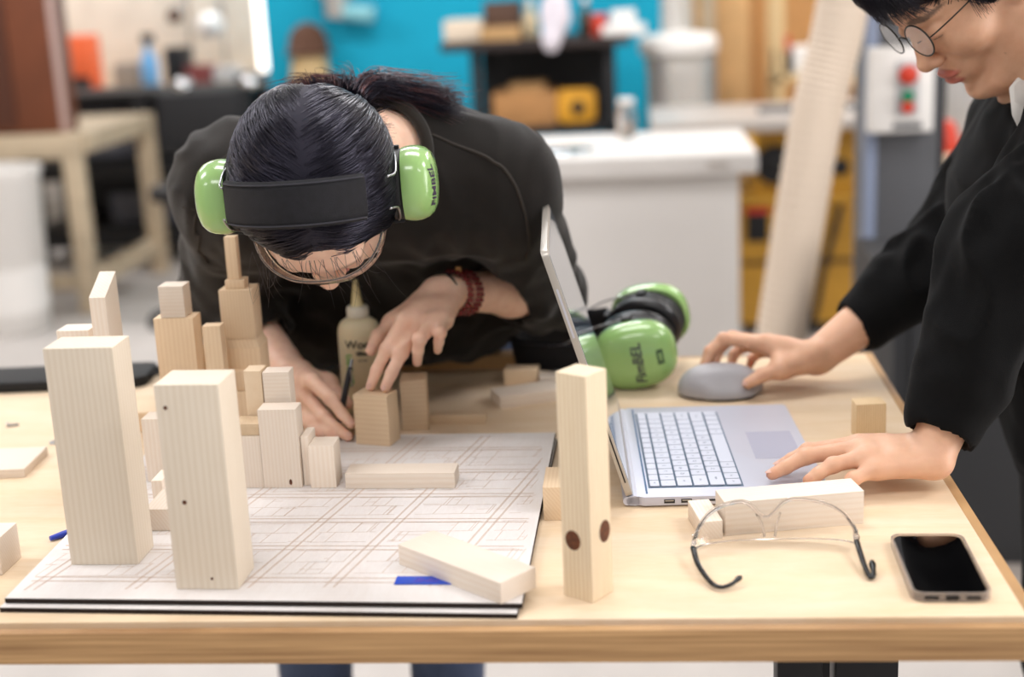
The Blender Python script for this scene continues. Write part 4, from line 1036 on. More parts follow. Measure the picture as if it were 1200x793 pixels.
# worn safety glasses
wg = thing('safety_glasses', 'clear safety glasses worn on the face of the bending person', 'safety glasses'); wg.matrix_world = GF.mat(False)
def wg_arc(u): return (.076*math.sin(u*1.35)/math.sin(1.35), .113-.058*abs(u)**2.3)
glasses_lens(wg, wg_arc, lambda u: .048-.012*abs(u)**3, lambda u: -.022+.018*math.exp(-(u/.16)**2)+.02*abs(u)**3)
for x in (-1, 1): MB().tube([(x*.076, .054, .022), (x*.088, .02, .020), (x*.091, -.02, .015)], .0022, 8, flat=.6).obj('temple_arm', clear_rim, wg, smooth=True)
# bracelets on the pressing wrist
def band_frame(a, b, t): 
    a, b = np.array(a), np.array(b); return a+(b-a)*t, (b-a)/np.linalg.norm(b-a)
br = thing('bead_bracelet', 'dark red bead bracelet wound around the pressing wrist', 'bracelet')
bead_me = MB().lathe([(.0006, -.0034), (.0022, -.0028), (.0034, -.0012), (.0034, .0012), (.0022, .0028), (.0006, .0034)], 10).mesh('bead', smooth=True); bead_me.materials.append(plain('red_bead', '#7c1b1c', .25, coat=.5))
bm2 = plain('amber_bead', '#c78f4a', .3)
for k, t in enumerate((.085, .125, .165, .205)):
    c, axd = band_frame(GLw, GLe, t); n = 24
    for i, p in enumerate(loop_pts(c+np.array((0, 0, -.001)), axd+np.array((.12*math.sin(k*2.1), .10*math.cos(k*1.7), .05)), .0305, n)):
        o = link('bead', bead_me, None, br, loc=p)
pc = np.array(loop_pts(band_frame(GLw, GLe, .10)[0], band_frame(GLw, GLe, .1)[1], .033, 40)); j = int(np.argmax(pc[:, 2]-.3*pc[:, 1])); MB().box(tuple(pc[j]), (.009, .007, .009)).obj('charm', bm2, br, bevel=.002)
ht = MB().tube(loop_pts(band_frame(GLw, GLe, .02)[0], np.array(band_frame(GLw, GLe, 0)[1])+np.array((.1, -.1, .25)), .0288, 36), .0017, 8, closed=True).obj('hair_band', plain('black_elastic', '#0c0c0f'), smooth=True)
tag(ht, 'thin black hair band around the pressing wrist', 'hair band')
# pencil in the other hand
pen = thing('mechanical_pencil', 'dark mechanical pencil held beside the pressed block', 'pencil', (-.7925, .575, TZ+.0125))
pd = Vector((.018, .022, .075)).normalized(); L_ = .105
MB().tube([tuple(pd*.012), tuple(pd*.018), tuple(pd*.085), tuple(pd*.095)], [.0032, .0042, .0042, .0032], 10).obj('barrel', plain('pencil_dark', '#26262c', .35), pen, smooth=True, angle=.6)
MB().tube([(0, 0, 0), tuple(pd*.003), tuple(pd*.012)], [.0005, .0012, .003], 10).obj('tip', steel, pen, smooth=True)
MB().tube([tuple(pd*.095), tuple(pd*.106)], .0026, 10).obj('push_button', steel, pen, smooth=True, angle=.6)
MB().box(tuple(pd*.08+Vector((.005, -.002, 0))), (.0015, .003, .025)).obj('clip', steel, pen)

# ---------------- the man at the right
MF0 = Frame((.058, .622, 1.4960), (-.70, -.03, -.71), (-.71, -.05, .70), 1.045)
MF = Frame((0, 0, 0), (-.672, -.215, -.71), (-.67, -.23, .70), 1.045)
MF = Frame(MF0((0, .110, -.03))-MF((0, .110, -.03)), (-.672, -.215, -.71), (-.67, -.23, .70), 1.045)
MR = {'index': [(-.198, .790, .9925), (-.2486, .800, .9964), (-.2700, .793, .9800), (-.2790, .785, .9590)],
      'middle': [(-.1873, .812, .9870), (-.2345, .822, .9926), (-.2550, .810, .9780), (-.2630, .800, .9590)],
      'ring': [(-.1753, .832, .9716), (-.2163, .845, .9731), (-.2310, .838, .9619), (-.2358, .828, .9479)],
      'pinky': [(-.1638, .848, .9600), (-.1908, .860, .9582), (-.2016, .855, .9504), (-.2062, .847, .9419)],
      'thumb': [(-.1362, .778, .9640), (-.1676, .760, .9603), (-.1969, .748, .9541), (-.2183, .739, .9450)]}
MRw, MRe, MRs = (-.112, .803, .9640), (.0850, .860, 1.0980), (.205, .860, 1.2850)
ML = {'index': [(-.1152, .4061, .9640), (-.1729, .4007, .9580), (-.1928, .3962, .9490), (-.2075, .3922, .9430)],
      'middle': [(-.1179, .3830, .9660), (-.1783, .3790, .9590), (-.2032, .3690, .9490), (-.2199, .3620, .9430)],
      'ring': [(-.1153, .3612, .9620), (-.1500, .3520, .9570), (-.1680, .3450, .9490), (-.1800, .3400, .9430)],
      'pinky': [(-.1056, .3430, .9530), (-.1290, .3340, .9460), (-.1410, .3270, .9380), (-.1500, .3220, .9320)],
      'thumb': [(-.060, .405, .9560), (-.088, .440, .9440), (-.115, .458, .9360), (-.140, .466, .9300)]}
MLw, MLe, MLs = (-.0330, .3700, .9600), (.0700, .4450, 1.1950), (.2000, .5000, 1.3100)
MN = (.190, .668, 1.385)
def man_body():
    s = Sdf(); add_head(s, MF, .97)
    s.cone(MF((0, -.035, -.045)), MN, .056, .060, .03); s.cone(MN, (.22, .69, 1.2), .08, .11, .05); s.cone((.22, .69, 1.2), (.30, .70, .95), .11, .11, .04)
    for sh, el, w, H in ((MLs, MLe, MLw, ML), (MRs, MRe, MRw, MR)):
        s.cone(MN, sh, .05, .055, .03); s.cone(sh, el, .050, .042, .02)
        e, w_ = np.array(el), np.array(w); s.cone(el, e+(w_-e)*.35, .040, .040, .02); s.cone(e+(w_-e)*.35, w_, .040, .0265, .02)
        add_hand(s, H, w, 1.06)
    for y in (.60, .80):
        s.cone((.30, y, .92), (.29, y-.02, .50), .08, .055, .03); s.cone((.29, y-.02, .50), (.33, y-.02, .09), .05, .036, .02); s.cone((.33, y-.02, .05), (.20, y-.03, .035), .034, .026, .02)
    me, pos = s.mesh('person', .0027)
    ex = [(tuple(np.array(H[f][3])), .012, '#c77a66', .35) for H in (ML, MR) for f in ('index', 'middle', 'ring', 'pinky', 'thumb')]+[(tuple(np.array(H[f][i])), .013, '#c07f68', .4) for H in (ML, MR) for f in ('index', 'middle', 'ring', 'pinky') for i in (0, 1)]
    ex += [(tuple(MF(p)), .0016, '#4a2c20', .8) for p in ((-.045, .072, -.035), (-.058, .05, -.055), (-.05, .045, -.07), (-.062, .04, -.02))]
    ex += [(tuple((np.array(H['middle'][0])+np.array(w))/2), .17, '#e6bda2', .36) for H, w in ((ML, MLw), (MR, MRw))]
    lip_tint(me, pos, MF, '#b04f48', ex)
    o = link('person', me, skin_mat('skin_tan', '#dcac8c', '#b04f48'))
    return tag(o, 'person in black sweatshirt and round glasses leaning over the laptop, hand on mouse', 'person')
man = man_body()
nail(man, ML['index'][3], ML['index'][2], (-.2, 0, 1), .0052); nail(man, ML['middle'][3], ML['middle'][2], (-.2, 0, 1), .0052)
nail(man, MR['thumb'][3], MR['thumb'][2], (0, -.8, .7), .0056); nail(man, MR['index'][3], MR['index'][2], (-.8, -.3, .6), .005)
black_sweat = cloth_mat('black_sweat', '#040405', '#080809', .02)
def man_top():
    s = Sdf()
    s.ell((.215, .69, 1.24), (.135, .215, .150), .02); s.cone((.22, .69, 1.2), (.29, .70, .90), .165, .150, .05)
    s.cone(np.array(MN)+np.array((.03, .01, -.03)), MLs, .070, .088, .04); s.cone(np.array(MN)+np.array((.03, .01, -.03)), MRs, .070, .082, .04)
    s.cone(MLs, MLe, .092, .072, .05); s.cone(MRs, MRe, .082, .062, .04)
    for el, w, r0, r1, t in ((MLe, MLw, .072, .047, .82), (MRe, MRw, .064, .046, .60)):
        e, w_ = np.array(el), np.array(w); p = e+(w_-e)*t; u = (w_-e)/np.linalg.norm(w_-e)
        s.cone(e, e+(w_-e)*(t-.2), r0, r1+.008, .03); s.cone(e+(w_-e)*(t-.22), p, r1+.006, r1-.002, .012)
        s.cone(p+u*.035, p+u*.15, r1-.006, r1-.006, .005, -1)
    nb_ = np.array(MN); h_ = MF((0, -.035, -.045)); a_ = (h_-nb_)/np.linalg.norm(h_-nb_); s.cone(nb_+a_*.030, nb_+a_*.18, .085, .125, .01, -1)
    s.disp = folds(.012, 17, 21, (1, 1, .85), [(MLe, .11, .7), (MRe, .12, .9), (MRs, .10, .4)])
    me, _ = s.mesh('sweatshirt', .0045, dmax=.014); return link('sweatshirt', me, black_sweat, man)
man_top()
nb2 = np.array(MN); h2 = MF((0, -.035, -.045)); ax2 = (h2-nb2)/np.linalg.norm(h2-nb2)
# white shirt collar with small dark dashes
cl = MB(); n = 48
A = np.cross(ax2, (0, 0, 1)); A /= np.linalg.norm(A); Bv = np.cross(ax2, A)
for i in range(n):
    t = 2*math.pi*i/n; d = A*math.cos(t)+Bv*math.sin(t)
    fr = max(0, math.cos(t-math.pi*1.0))**6
    for (r, z) in ((.062, .040), (.064, .066), (.069, .064), (.092, .012), (.090, .004), (.070, .030)):
        cl.v.append(tuple(nb2+d*(r)+ax2*(z)))
for i in range(n):
    for j in range(6): a = i*6+j; b2 = ((i+1) % n)*6+j; cl.f.append((a, b2, ((i+1) % n)*6+(j+1) % 6, i*6+(j+1) % 6))
collar = cl.obj('shirt_collar', plain('white_shirt', '#dedad4', .85, noise=.05, nscale=60), man, smooth=True, angle=1.0)
dm = MB()
for i in range(26):
    t = 2*math.pi*(i+.3*(i % 2))/26; d = A*math.cos(t)+Bv*math.sin(t); tt = -A*math.sin(t)+Bv*math.cos(t)
    c = nb2+d*(.0805)+ax2*(.0345+.008*((i*7) % 3-1)); s2 = (ax2*.7-d*.5); s2 /= np.linalg.norm(s2); nn = np.cross(tt, s2); nn = nn*np.sign(nn@d)
    c = c+nn*.0008
    dm.add([tuple(c+tt*a*.004+s2*b2*.0012) for a, b2 in ((-1, -1), (1, -1), (1, 1), (-1, 1))], [(0, 1, 2, 3)])
dm.obj('printed_dashes', plain('dash_black', '#202024', .8), collar)
wing = MB(); Wp = [(.0962, .59, 1.368), (.1104, .61, 1.378), (.1503, .63, 1.3875), (.1506, .605, 1.329), (.1050, .570, 1.3176), (.098, .578, 1.335)]
nrm = Vector((-.35, -.9, .1)).normalized()*.0022
wing.add([Vector(p)+nrm for p in Wp]+[Vector(p)-nrm for p in Wp], [tuple(range(6)), tuple(reversed(range(6, 12)))]+[(i, (i+1) % 6, 6+(i+1) % 6, 6+i) for i in range(6)])
cw = wing.obj('collar_wing', plain('white_shirt', '#dedad4'), man, bevel=.001)
dd = MB()
for u_, v_ in ((.62, .12), (.70, .22), (.55, .30)):
    c0 = Vector(Wp[0]).lerp(Vector(Wp[2]), u_).lerp(Vector(Wp[5]).lerp(Vector(Wp[3]), u_), v_)+nrm*1.3
    dd.box(tuple(c0), (.004, .001, .0014))
dd.obj('printed_dashes', plain('dash_black', '#202024'), cw)
s = Sdf(); s.ell((.30, .70, .95), (.14, .19, .13), .02)
for y in (.60, .80): s.cone((.30, y, .92), (.29, y-.02, .50), .115, .085, .05); s.cone((.29, y-.02, .50), (.33, y-.02, .08), .085, .07, .03)
s.disp = folds(.007, 14, 31, (1, 1, .7)); me, _ = s.mesh('trousers', .007, dmax=.008); link('trousers', me, cloth_mat('black_trousers', '#0b0b0d', '#121215', .05), man)
for y in (.58, .78):
    s = Sdf(); s.ell((.27, y, .04), (.13, .052, .048), .02).cone((.33, y, .05), (.335, y, .12), .052, .05, .03); s.plane((0, 0, 0), (0, 0, 1)); me, _ = s.mesh('shoe', .006); link('shoe', me, plain('black_shoe', '#141416'), man)
# hair
hm = hair_mat('black_hair_short', '#080809', '#121014', .4); cap = Sdf(); sc_, R_ = MF.sc, MF.R
cap.ell(MF((0, -.018, .060)), np.array((.0840, .1020, .0900))*sc_, .01, R_).ell(MF((0, .062, .084)), np.array((.058, .032, .034))*sc_, .03*sc_, R_)
for x in (-1, 1): cap.ell(MF((x*.070, .010, .030)), np.array((.012, .026, .034))*sc_, .015*sc_, R_)
cap.ell(MF((0, .110, -.028)), np.array((.100, .075, .083))*sc_, .01*sc_, R_, -1)
me, _ = cap.mesh('hair', .0035); mh = link('hair', me, hm, man)
A_ = rng.normal(size=(9000, 3)); A_ /= np.linalg.norm(A_, axis=1, keepdims=True); q_ = A_*np.array((.084, .102, .090))+np.array((0, -.018, .060)); q_ = q_[(q_[:, 2] > .005) & ~((q_[:, 1] > .06) & (q_[:, 2] < .07))][:2600]
P_ = MF.c+MF.sc*(q_@MF.R.T); crown = MF((0, -.05, .145)); hl = [P_.copy()]; lf_ = rng.uniform(.0005, .005, (len(P_), 1))
for i in range(9):
    e = .0015; v0 = cap.val(P_); G_ = np.stack([cap.val(P_+np.eye(3)[a]*e)-v0 for a in range(3)], 1)/e; G_ /= np.linalg.norm(G_, axis=1, keepdims=True)+1e-9
    d_ = P_-crown+.02*MF.R[:, 1]+rng.normal(0, .006, P_.shape); d_ = d_-G_*(d_*G_).sum(1, keepdims=True); d_ /= np.linalg.norm(d_, axis=1, keepdims=True)+1e-9
    P_ = P_+d_*.0048; P_ = P_-G_*(cap.val(P_)[:, None]-lf_)*.8; hl.append(P_.copy())
strands('cropped_hair', np.stack(hl, 1), .0006, hm, mh)
fr = []
for i in range(700):
    x = rng.uniform(-.068, .068); p0 = np.array((x*.75, .055, .128+rng.uniform(-.006, .008))); p1 = np.array((x*.95, .108+rng.uniform(-.004, .008), .105)); p2 = np.array((x*1.05+rng.uniform(-.01, .01), .104-abs(x)*.35+rng.uniform(-.003, .01), .052+rng.uniform(-.014, .014)+abs(x)*.1))
    t = np.linspace(0, 1, 12)[:, None]; c = (1-t)**2*p0+2*t*(1-t)*p1+t*t*p2; fr.append(MF.c+MF.sc*(c@MF.R.T))
for i in range(260):
    sg_ = rng.choice((-1, 1)); y = rng.uniform(-.03, .04); p0 = np.array((sg_*.080, y, .08)); p1 = np.array((sg_*.090, y+.008, .045)); p2 = np.array((sg_*(.079+rng.uniform(0, .006)), y+.010+rng.uniform(-.004, .004), .002+rng.uniform(-.01, .012)))
    t = np.linspace(0, 1, 12)[:, None]; c = (1-t)**2*p0+2*t*(1-t)*p1+t*t*p2; fr.append(MF.c+MF.sc*(c@MF.R.T))
strands('fringe', fr, .0005, hm, mh)
# round glasses
eg = thing('round_glasses', 'thin round wire eyeglasses worn by the person in black', 'eyeglasses'); eg.matrix_world = MF.mat(False)
wire = plain('gunmetal_wire', '#3b3834', .3, metal=.8)
for x in (-1, 1):
    cen = np.array((x*.0350, .1085, .018)); tl = .10*x
    pts = [(cen[0]+.0245*math.cos(t)*math.cos(tl), cen[1]-.0245*math.cos(t)*math.sin(tl)-.004*math.sin(t), cen[2]+.0228*math.sin(t)) for t in np.linspace(0, 2*math.pi, 40, endpoint=False)]
    MB().tube(pts, .0011, 8, closed=True).obj('rim', wire, eg, smooth=True)
    b = MB(); ctr = np.array(pts).mean(0); v = [tuple(ctr+(np.array(p)-ctr)*.97+np.array((0, o, 0))) for o in (-.0006, .0006) for p in pts]; b.add(v, [tuple(range(40)), tuple(reversed(range(40, 80)))]+[(i, (i+1) % 40, 40+(i+1) % 40, 40+i) for i in range(40)])
    b.obj('lens', clear, eg)
    MB().tube(spline([(x*.0575, .105, .021), (x*.066, .100, .023), (x*.076, .075, .024), (x*.084, .02, .022), (x*.085, -.015, .014), (x*.084, -.03, -.004)], 5), .0010, 8).obj('temple_arm', wire, eg, smooth=True)
    MB().tube([(x*.014, .104, .008), (x*.011, .098, .005)], .0007, 6).obj('pad_arm', wire, eg)
MB().tube(spline([(-.0115, .1095, .020), (-.005, .111, .0245), (.005, .111, .0245), (.0115, .1095, .020)], 6), .0012, 8).obj('bridge', wire, eg, smooth=True)
# ------------------------------------------------------------------ workshop behind
def bx(name, m, parent, lo, hi, bevel=.004):
    c = [(a+b)/2 for a, b in zip(lo, hi)]; d = [b-a for a, b in zip(lo, hi)]
    return MB().box(c, d).obj(name, m, parent, bevel=bevel)
def bxt(name, m, label, cat, lo, hi, bevel=.004, group=None):
    c = [(a+b)/2 for a, b in zip(lo, hi)]; d = [b-a for a, b in zip(lo, hi)]
    return tag(MB().box((0, 0, d[2]/2), d).obj(name, m, None, bevel=bevel, loc=(c[0], c[1], lo[2])), label, cat, group)
tag(MB().box((-1.33, 7.06, 1.9), (2.36, .1, 3.8)).obj('wall_accent', cyan), kind='structure')
white_lam = plain('white_laminate', '#d8d4d0', .5, noise=.03, nscale=4)
gold = plain('machine_gold', '#bf8f32', .45, noise=.12, nscale=8)
cast = plain('cast_iron_top', '#bfb8b2', .35, metal=.3)
dkgrey = plain('machine_grey', '#5e5f63', .5, noise=.06, nscale=5)
charcoal = plain('cabinet_charcoal', '#26272a', .55)
pale_wood = plain('pale_bench_wood', '#bba98f', .6, noise=.12, nscale=14)
tan_ply = plain('tan_plywood', '#d9ae78', .65, noise=.12, nscale=9)
red_p = plain('red_plastic', '#c63a24', .4); green_p = plain('green_plastic', '#0f7a55', .4); orange_p = plain('orange_plastic', '#e8683a', .5)
card = plain('cardboard', '#a97b4c', .8, noise=.1, nscale=10); yellow_p = plain('yellow_plastic', '#d59a2a', .45)
blk = plain('soft_black', '#131316', .6); white_p = plain('white_plastic', '#e9e6e2', .4)
# white bench
t = thing('white_bench', 'big white bench with overhanging top behind the table', 'bench')
bx('top', white_lam, t, (-1.6, 3.5, .86), (.04, 4.25, .93), .01); bx('body', white_lam, t, (-1.5, 3.56, .06), (-.02, 4.2, .86)); bx('plinth', charcoal, t, (-1.45, 3.62, 0), (-.07, 4.15, .06))
bx('edge_label', cast, t, (-.13, 3.494, .885), (-.06, 3.499, .905), .001)
tag(MB().lathe([(.11, 0), (.115, .005), (.105, .009), (.02, .010)], 28).obj('steel_plate', plain('bright_steel', '#eef0f2', .08, metal=1), loc=(-.62, 3.72, .93), smooth=True), 'round bright steel plate lying on the white bench', 'plate')
jar = thing('clear_jar', 'small clear jar standing on the white bench', 'jar', (-.40, 4.05, .93)); MB().lathe([(.03, 0), (.035, .01), (.035, .10), (.028, .12), (.028, .13)], 20).obj('glass', clear_rim, jar, smooth=True); MB().lathe([(.03, .13), (.03, .15)], 20).obj('lid', white_p, jar)
# table saw
t = thing('table_saw', 'gold coloured table saw cabinet with a long iron table and black handwheel', 'table saw')
bx('iron_table', cast, t, (-.30, 4.5, .885), (.64, 5.25, .935), .006); bx('fence_rail', gold, t, (-.28, 4.47, .80), (.12, 4.50, .875), .004)
bx('upper_body', gold, t, (.11, 4.68, .60), (.63, 5.15, .885), .02); bx('cabinet', gold, t, (.06, 4.65, .05), (.62, 5.15, .585), .01); bx('ledge', gold, t, (.03, 4.62, .565), (.64, 5.18, .605), .008)
bx('base', charcoal, t, (.08, 4.67, 0), (.60, 5.13, .05)); bx('seam_band', plain('dark_gold', '#6b4d1a', .6), t, (.07, 4.645, .305), (.61, 4.651, .33), .001)
bx('switch_plate', blk, t, (.09, 4.635, .41), (.18, 4.652, .53), .004); bx('switch_stop', red_p, t, (.085, 4.632, .53), (.185, 4.652, .555), .004)
MB().lathe([(.0, 0), (.075, 0), (.082, .012), (.075, .03), (.02, .035), (.018, .055)], 28, M=Matrix.Rotation(math.pi/2, 4, 'X')).obj('handwheel', blk, t, loc=(.21, 4.67, .73), smooth=True, angle=.8)
MB().lathe([(.0, 0), (.035, 0), (.036, .02), (.02, .03)], 20, M=Matrix.Rotation(math.pi/2, 4, 'X')).obj('lock_knob', blk, t, loc=(.48, 4.68, .71), smooth=True, angle=.8)
MB().tube(spline([(.47, 4.6, .56), (.44, 4.58, .45), (.40, 4.57, .30), (.37, 4.58, .12), (.33, 4.6, .02)], 6), .014, 10).obj('power_cable', blk, t, smooth=True)
bx('guard_arm', dkgrey, t, (.15, 4.75, .935), (.55, 4.80, .96))
# dust hose
hs = MB(); pp = spline([(.29, 2.55, 2.9), (.26, 2.68, 2.1), (.204, 2.75, 1.436), (.138, 2.75, 1.135), (.072, 2.75, .72), (.02, 2.75, .37), (-.013, 2.75, .13), (-.02, 2.75, .02)], 60)
hs.tube(pp, [.0715+(.0016 if i % 4 < 2 else -.0016) for i in range(len(pp))], 22)
tag(hs.obj('dust_hose', plain('cream_hose', '#d3c2b0', .6), smooth=True), 'cream ribbed dust extraction hose slanting down in front of the gold saw', 'hose')
# machine column with control panel
t = thing('machine_column', 'tall grey machine column with a white control panel', 'machine', (0, 0, 0))
bx('column', dkgrey, t, (.30, 2.90, .0), (.50, 3.15, 2.7), .008); bx('edge_channel', plain('blue_grey_edge', '#8f9bb5', .4), t, (.292, 2.895, .0), (.325, 2.93, 2.7), .004)
bx('rear_plate', charcoal, t, (.50, 2.95, 0), (.53, 3.2, 2.7))
cp = bx('control_panel', white_p, t, (.292, 2.84, 1.055), (.472, 2.90, 1.295), .008)
for nm, m_, z, r in (('stop_button', red_p, 1.218, .027), ('start_button', green_p, 1.158, .018), ('reset_button', red_p, 1.128, .018)):
    MB().lathe([(r*.6, 0), (r*.6, .01), (r, .012), (r, .022), (r*.8, .027)], 20, M=Matrix.Rotation(math.pi/2, 4, 'X')).obj(nm, m_, cp, loc=(.397, 2.84, z), smooth=True, angle=.8)
bx('button_plate', plain('plate_grey', '#b9b9bb', .5), cp, (.365, 2.836, 1.105), (.43, 2.841, 1.255), .001)
link('lettering', text_mesh('JET', .03, .0005, 0, .0008), blk, cp, loc=(.39, 2.838, 1.075), rot=(math.pi/2, 0, 0)) if False else MB().box((.40, 2.838, 1.075), (.08, .003, .018)).obj('maker_plate', dkgrey, cp)
# dark cabinet behind the man
t = thing('steel_cabinet', 'charcoal steel cabinet low behind the person in black', 'cabinet'); bx('body', charcoal, t, (.22, 2.0, .10), (1.5, 2.6, .80), .006); bx('plinth', cast, t, (.25, 2.03, 0), (1.45, 2.55, .10)); bx('door', charcoal, t, (.26, 1.988, .14), (.85, 1.999, .76), .003); bx('door', charcoal, t, (.87, 1.988, .14), (1.46, 1.999, .76), .003)
# workbench behind the person in black with a red clamp
t = thing('side_bench', 'pale topped side bench with a metal edge behind the person in black', 'bench'); bx('top', pale_wood, t, (.70, 3.9, .78), (2.2, 4.9, .83)); bx('steel_edge', steel, t, (.68, 3.86, .63), (1.3, 3.9, .70), .015)
for x, y in ((.70, 3.95), (2.1, 3.95), (.70, 4.8), (2.1, 4.8)): bx('leg', blk, t, (x, y, 0), (x+.06, y+.06, .78))
bx('brace', charcoal, t, (.70, 3.93, .70), (1.9, 3.97, .76))
tag(MB().lathe([(.05, 0), (.055, .02), (.045, .07), (.03, .11), (.012, .12)], 18).obj('red_clamp_knob', red_p, loc=(.78, 4.1, .83), smooth=True, angle=.9), 'red knob standing on the side bench behind the person in black', 'knob')
bxt('grey_tool_case', plain('pale_grey', '#b6b5b5', .5), 'pale grey machine housing at the back of the side bench', 'machine', (.9, 4.3, .83), (1.9, 4.8, 1.2), .02)
# black shelf cart with its load
t = thing('shelf_cart', 'black shelf cart against the cyan wall', 'cart')
bx('top_shelf', plain('brown_black', '#2c2220', .6), t, (-1.32, 5.8, 1.19), (-.38, 6.5, 1.235)); bx('lower_shelf', blk, t, (-1.18, 5.85, .76), (-.46, 6.45, .80)); bx('bottom_shelf', blk, t, (-1.18, 5.85, .15), (-.46, 6.45, .19)); bx('back_panel', blk, t, (-1.15, 6.42, .80), (-.49, 6.45, 1.19))
for x in (-1.18, -.51):
    for y in (5.85, 6.40): bx('upright', blk, t, (x, y, 0), (x+.05, y+.05, 1.19))
bxt('cardboard_box', card, 'brown cardboard box on the lower shelf of the black cart', 'box', (-1.08, 5.90, .80), (-.76, 6.25, .97))
bxt('paper_pack', plain('kraft_light', '#c79f6d', .8), 'light kraft pack lying on the cardboard box', 'pack', (-1.0, 5.95, .97), (-.82, 6.2, 1.01))
yt = thing('yellow_tape_machine', 'yellow tape measure shaped tool on the black cart shelf', 'tool', (-.66, 5.98, .80)); MB().prism(rrect(.20, .17, .04), -.06, .06, M=Matrix.Translation((0, 0, .09)) @ Matrix.Rotation(math.pi/2, 4, 'X')).obj('case', yellow_p, yt, bevel=.01); MB().lathe([(.035, 0), (.035, .01)], 20, M=Matrix.Rotation(math.pi/2, 4, 'X')).obj('disc', blk, yt, loc=(.01, -.06, .085))
bxt('cream_box', plain('cream_card', '#d9c9b4', .7), 'cream box at the left end of the cart top', 'box', (-1.31, 5.9, 1.235), (-1.12, 6.2, 1.34))
bxt('brown_toolbox', plain('brown_box', '#4d3629', .6), 'dark brown box on the cart top beside the cream box', 'box', (-1.11, 5.95, 1.235), (-.93, 6.2, 1.42))
bxt('tan_crate', plain('tan_crate', '#b08c5e', .7), 'flat tan crate on the cart top below the brown box', 'crate', (-1.12, 5.82, 1.235), (-.92, 5.94, 1.30))
for i, (x, h, m_, lb) in enumerate(((-.88, .17, plain('sand_plastic', '#cdbb98', .5), 'sand coloured bottle on the cart top'), (-.60, .16, plain('dark_olive', '#37372e', .5), 'dark bottle on the cart top beside the white bag'))):
    b_ = thing('bottle', lb, 'bottle', (x, 6.0, 1.235)); MB().lathe([(.035, 0), (.04, .01), (.04, h*.6), (.015, h*.8), (.015, h)], 20).obj('body', m_, b_, smooth=True, angle=.9); MB().lathe([(.018, h), (.018, h+.03)], 16).obj('cap', white_p, b_)
s = Sdf().ell((0, 0, .09), (.075, .06, .10), .02).ell((.01, 0, .17), (.05, .05, .05), .04).ell((-.02, -.03, -.02), (.05, .03, .06), .03); s.disp = folds(.012, 18, 44); me, _ = s.mesh('white_bag', .008, dmax=.015)
tag(link('white_bag', me, plain('bag_lilac', '#d9d3dc', .6), loc=(-.745, 5.83, 1.25)), 'crumpled white plastic bag hanging over the cart top edge', 'bag')
tag(MB().lathe([(.04, 0), (.042, .01), (.042, .10), (.038, .105)], 20).obj('red_can', red_p, loc=(-.53, 5.95, 1.235), smooth=True, angle=.8), 'red can on the right half of the cart top', 'can')
tr = thing('white_tray', 'white tray sticking out at the right end of the cart top', 'tray', (-.41, 5.93, 1.235)); MB().prism(rrect(.22, .2, .03), 0, .05).obj('tray', white_p, tr, bevel=.008); MB().prism(rrect(.12, .14, .02), .05, .12).obj('stack', white_p, tr, bevel=.006)
# dust collector
t = thing('dust_collector', 'dust collector drum with a round white lid and white pipe', 'dust collector', (-.13, 6.25, 0))
MB().lathe([(.19, 1.11), (.205, 1.125), (.205, 1.185), (.18, 1.21), (.07, 1.225)], 36).obj('lid', white_p, t, smooth=True, angle=.7); MB().tube([(-.03, 0, 1.22), (-.03, 0, 1.8), (-.05, .1, 2.6)], .058, 18).obj('pipe', white_p, t, smooth=True)
MB().lathe([(.16, .16), (.165, .2), (.165, 1.0), (.175, 1.11)], 30).obj('clear_bag', plain('bag_clear', '#e6e2de', .25, trans=.6, ior=1.1), t, smooth=True); MB().lathe([(.12, .16), (.15, .2), (.15, .62), (.02, .72)], 24).obj('sawdust', card, t, smooth=True); MB().lathe([(.2, .05), (.2, .14), (.17, .16)], 28).obj('base', charcoal, t)
for a in range(3): MB().tube([(.18*math.cos(a*2.1), .18*math.sin(a*2.1), .05), (.18*math.cos(a*2.1), .18*math.sin(a*2.1), 1.12)], .012, 8).obj('rod', steel, t)
for a in range(3): MB().lathe([(.025, 0), (.03, .025), (.025, .05)], 12).obj('caster', blk, t, loc=(.15*math.cos(a*2.1), .15*math.sin(a*2.1), 0))
# plywood sheets and boards at the back right
for i, (x0, x1, y, h, m_, lb) in enumerate(((-.02, .30, 6.9, 2.1, tan_ply, 'tan plywood sheet leaning at the back, nearest the dust collector'), (.26, .70, 7.0, 2.3, plain('tan_ply_dark', '#c08d55', .65, noise=.12), 'darker tan plywood sheet standing second at the back'), (.66, 1.3, 7.1, 2.2, tan_ply, 'wide tan plywood sheet third from the dust collector'), (.02, .10, 6.75, 1.9, pale_wood, 'narrow pale board leaning in front of the plywood sheets'))):
    o = bxt('plywood_sheet', m_, lb, 'plywood', (x0, y, 0), (x1, y+.025, h), .002, 'sheets leaning at the back wall'); o.rotation_euler.x = math.radians(-6)
t = thing('storage_rack', 'beige storage rack behind the hose with boxes on it', 'rack'); 
for z in (.25, .60, .95): bx('shelf', plain('beige_shelf', '#cdb183', .6), t, (.36, 6.1, z), (1.3, 6.6, z+.04))
for x in (.36, 1.26):
    for y in (6.1, 6.56): bx('upright', plain('beige_shelf', '#cdb183'), t, (x, y, 0), (x+.04, y+.04, 1.75))
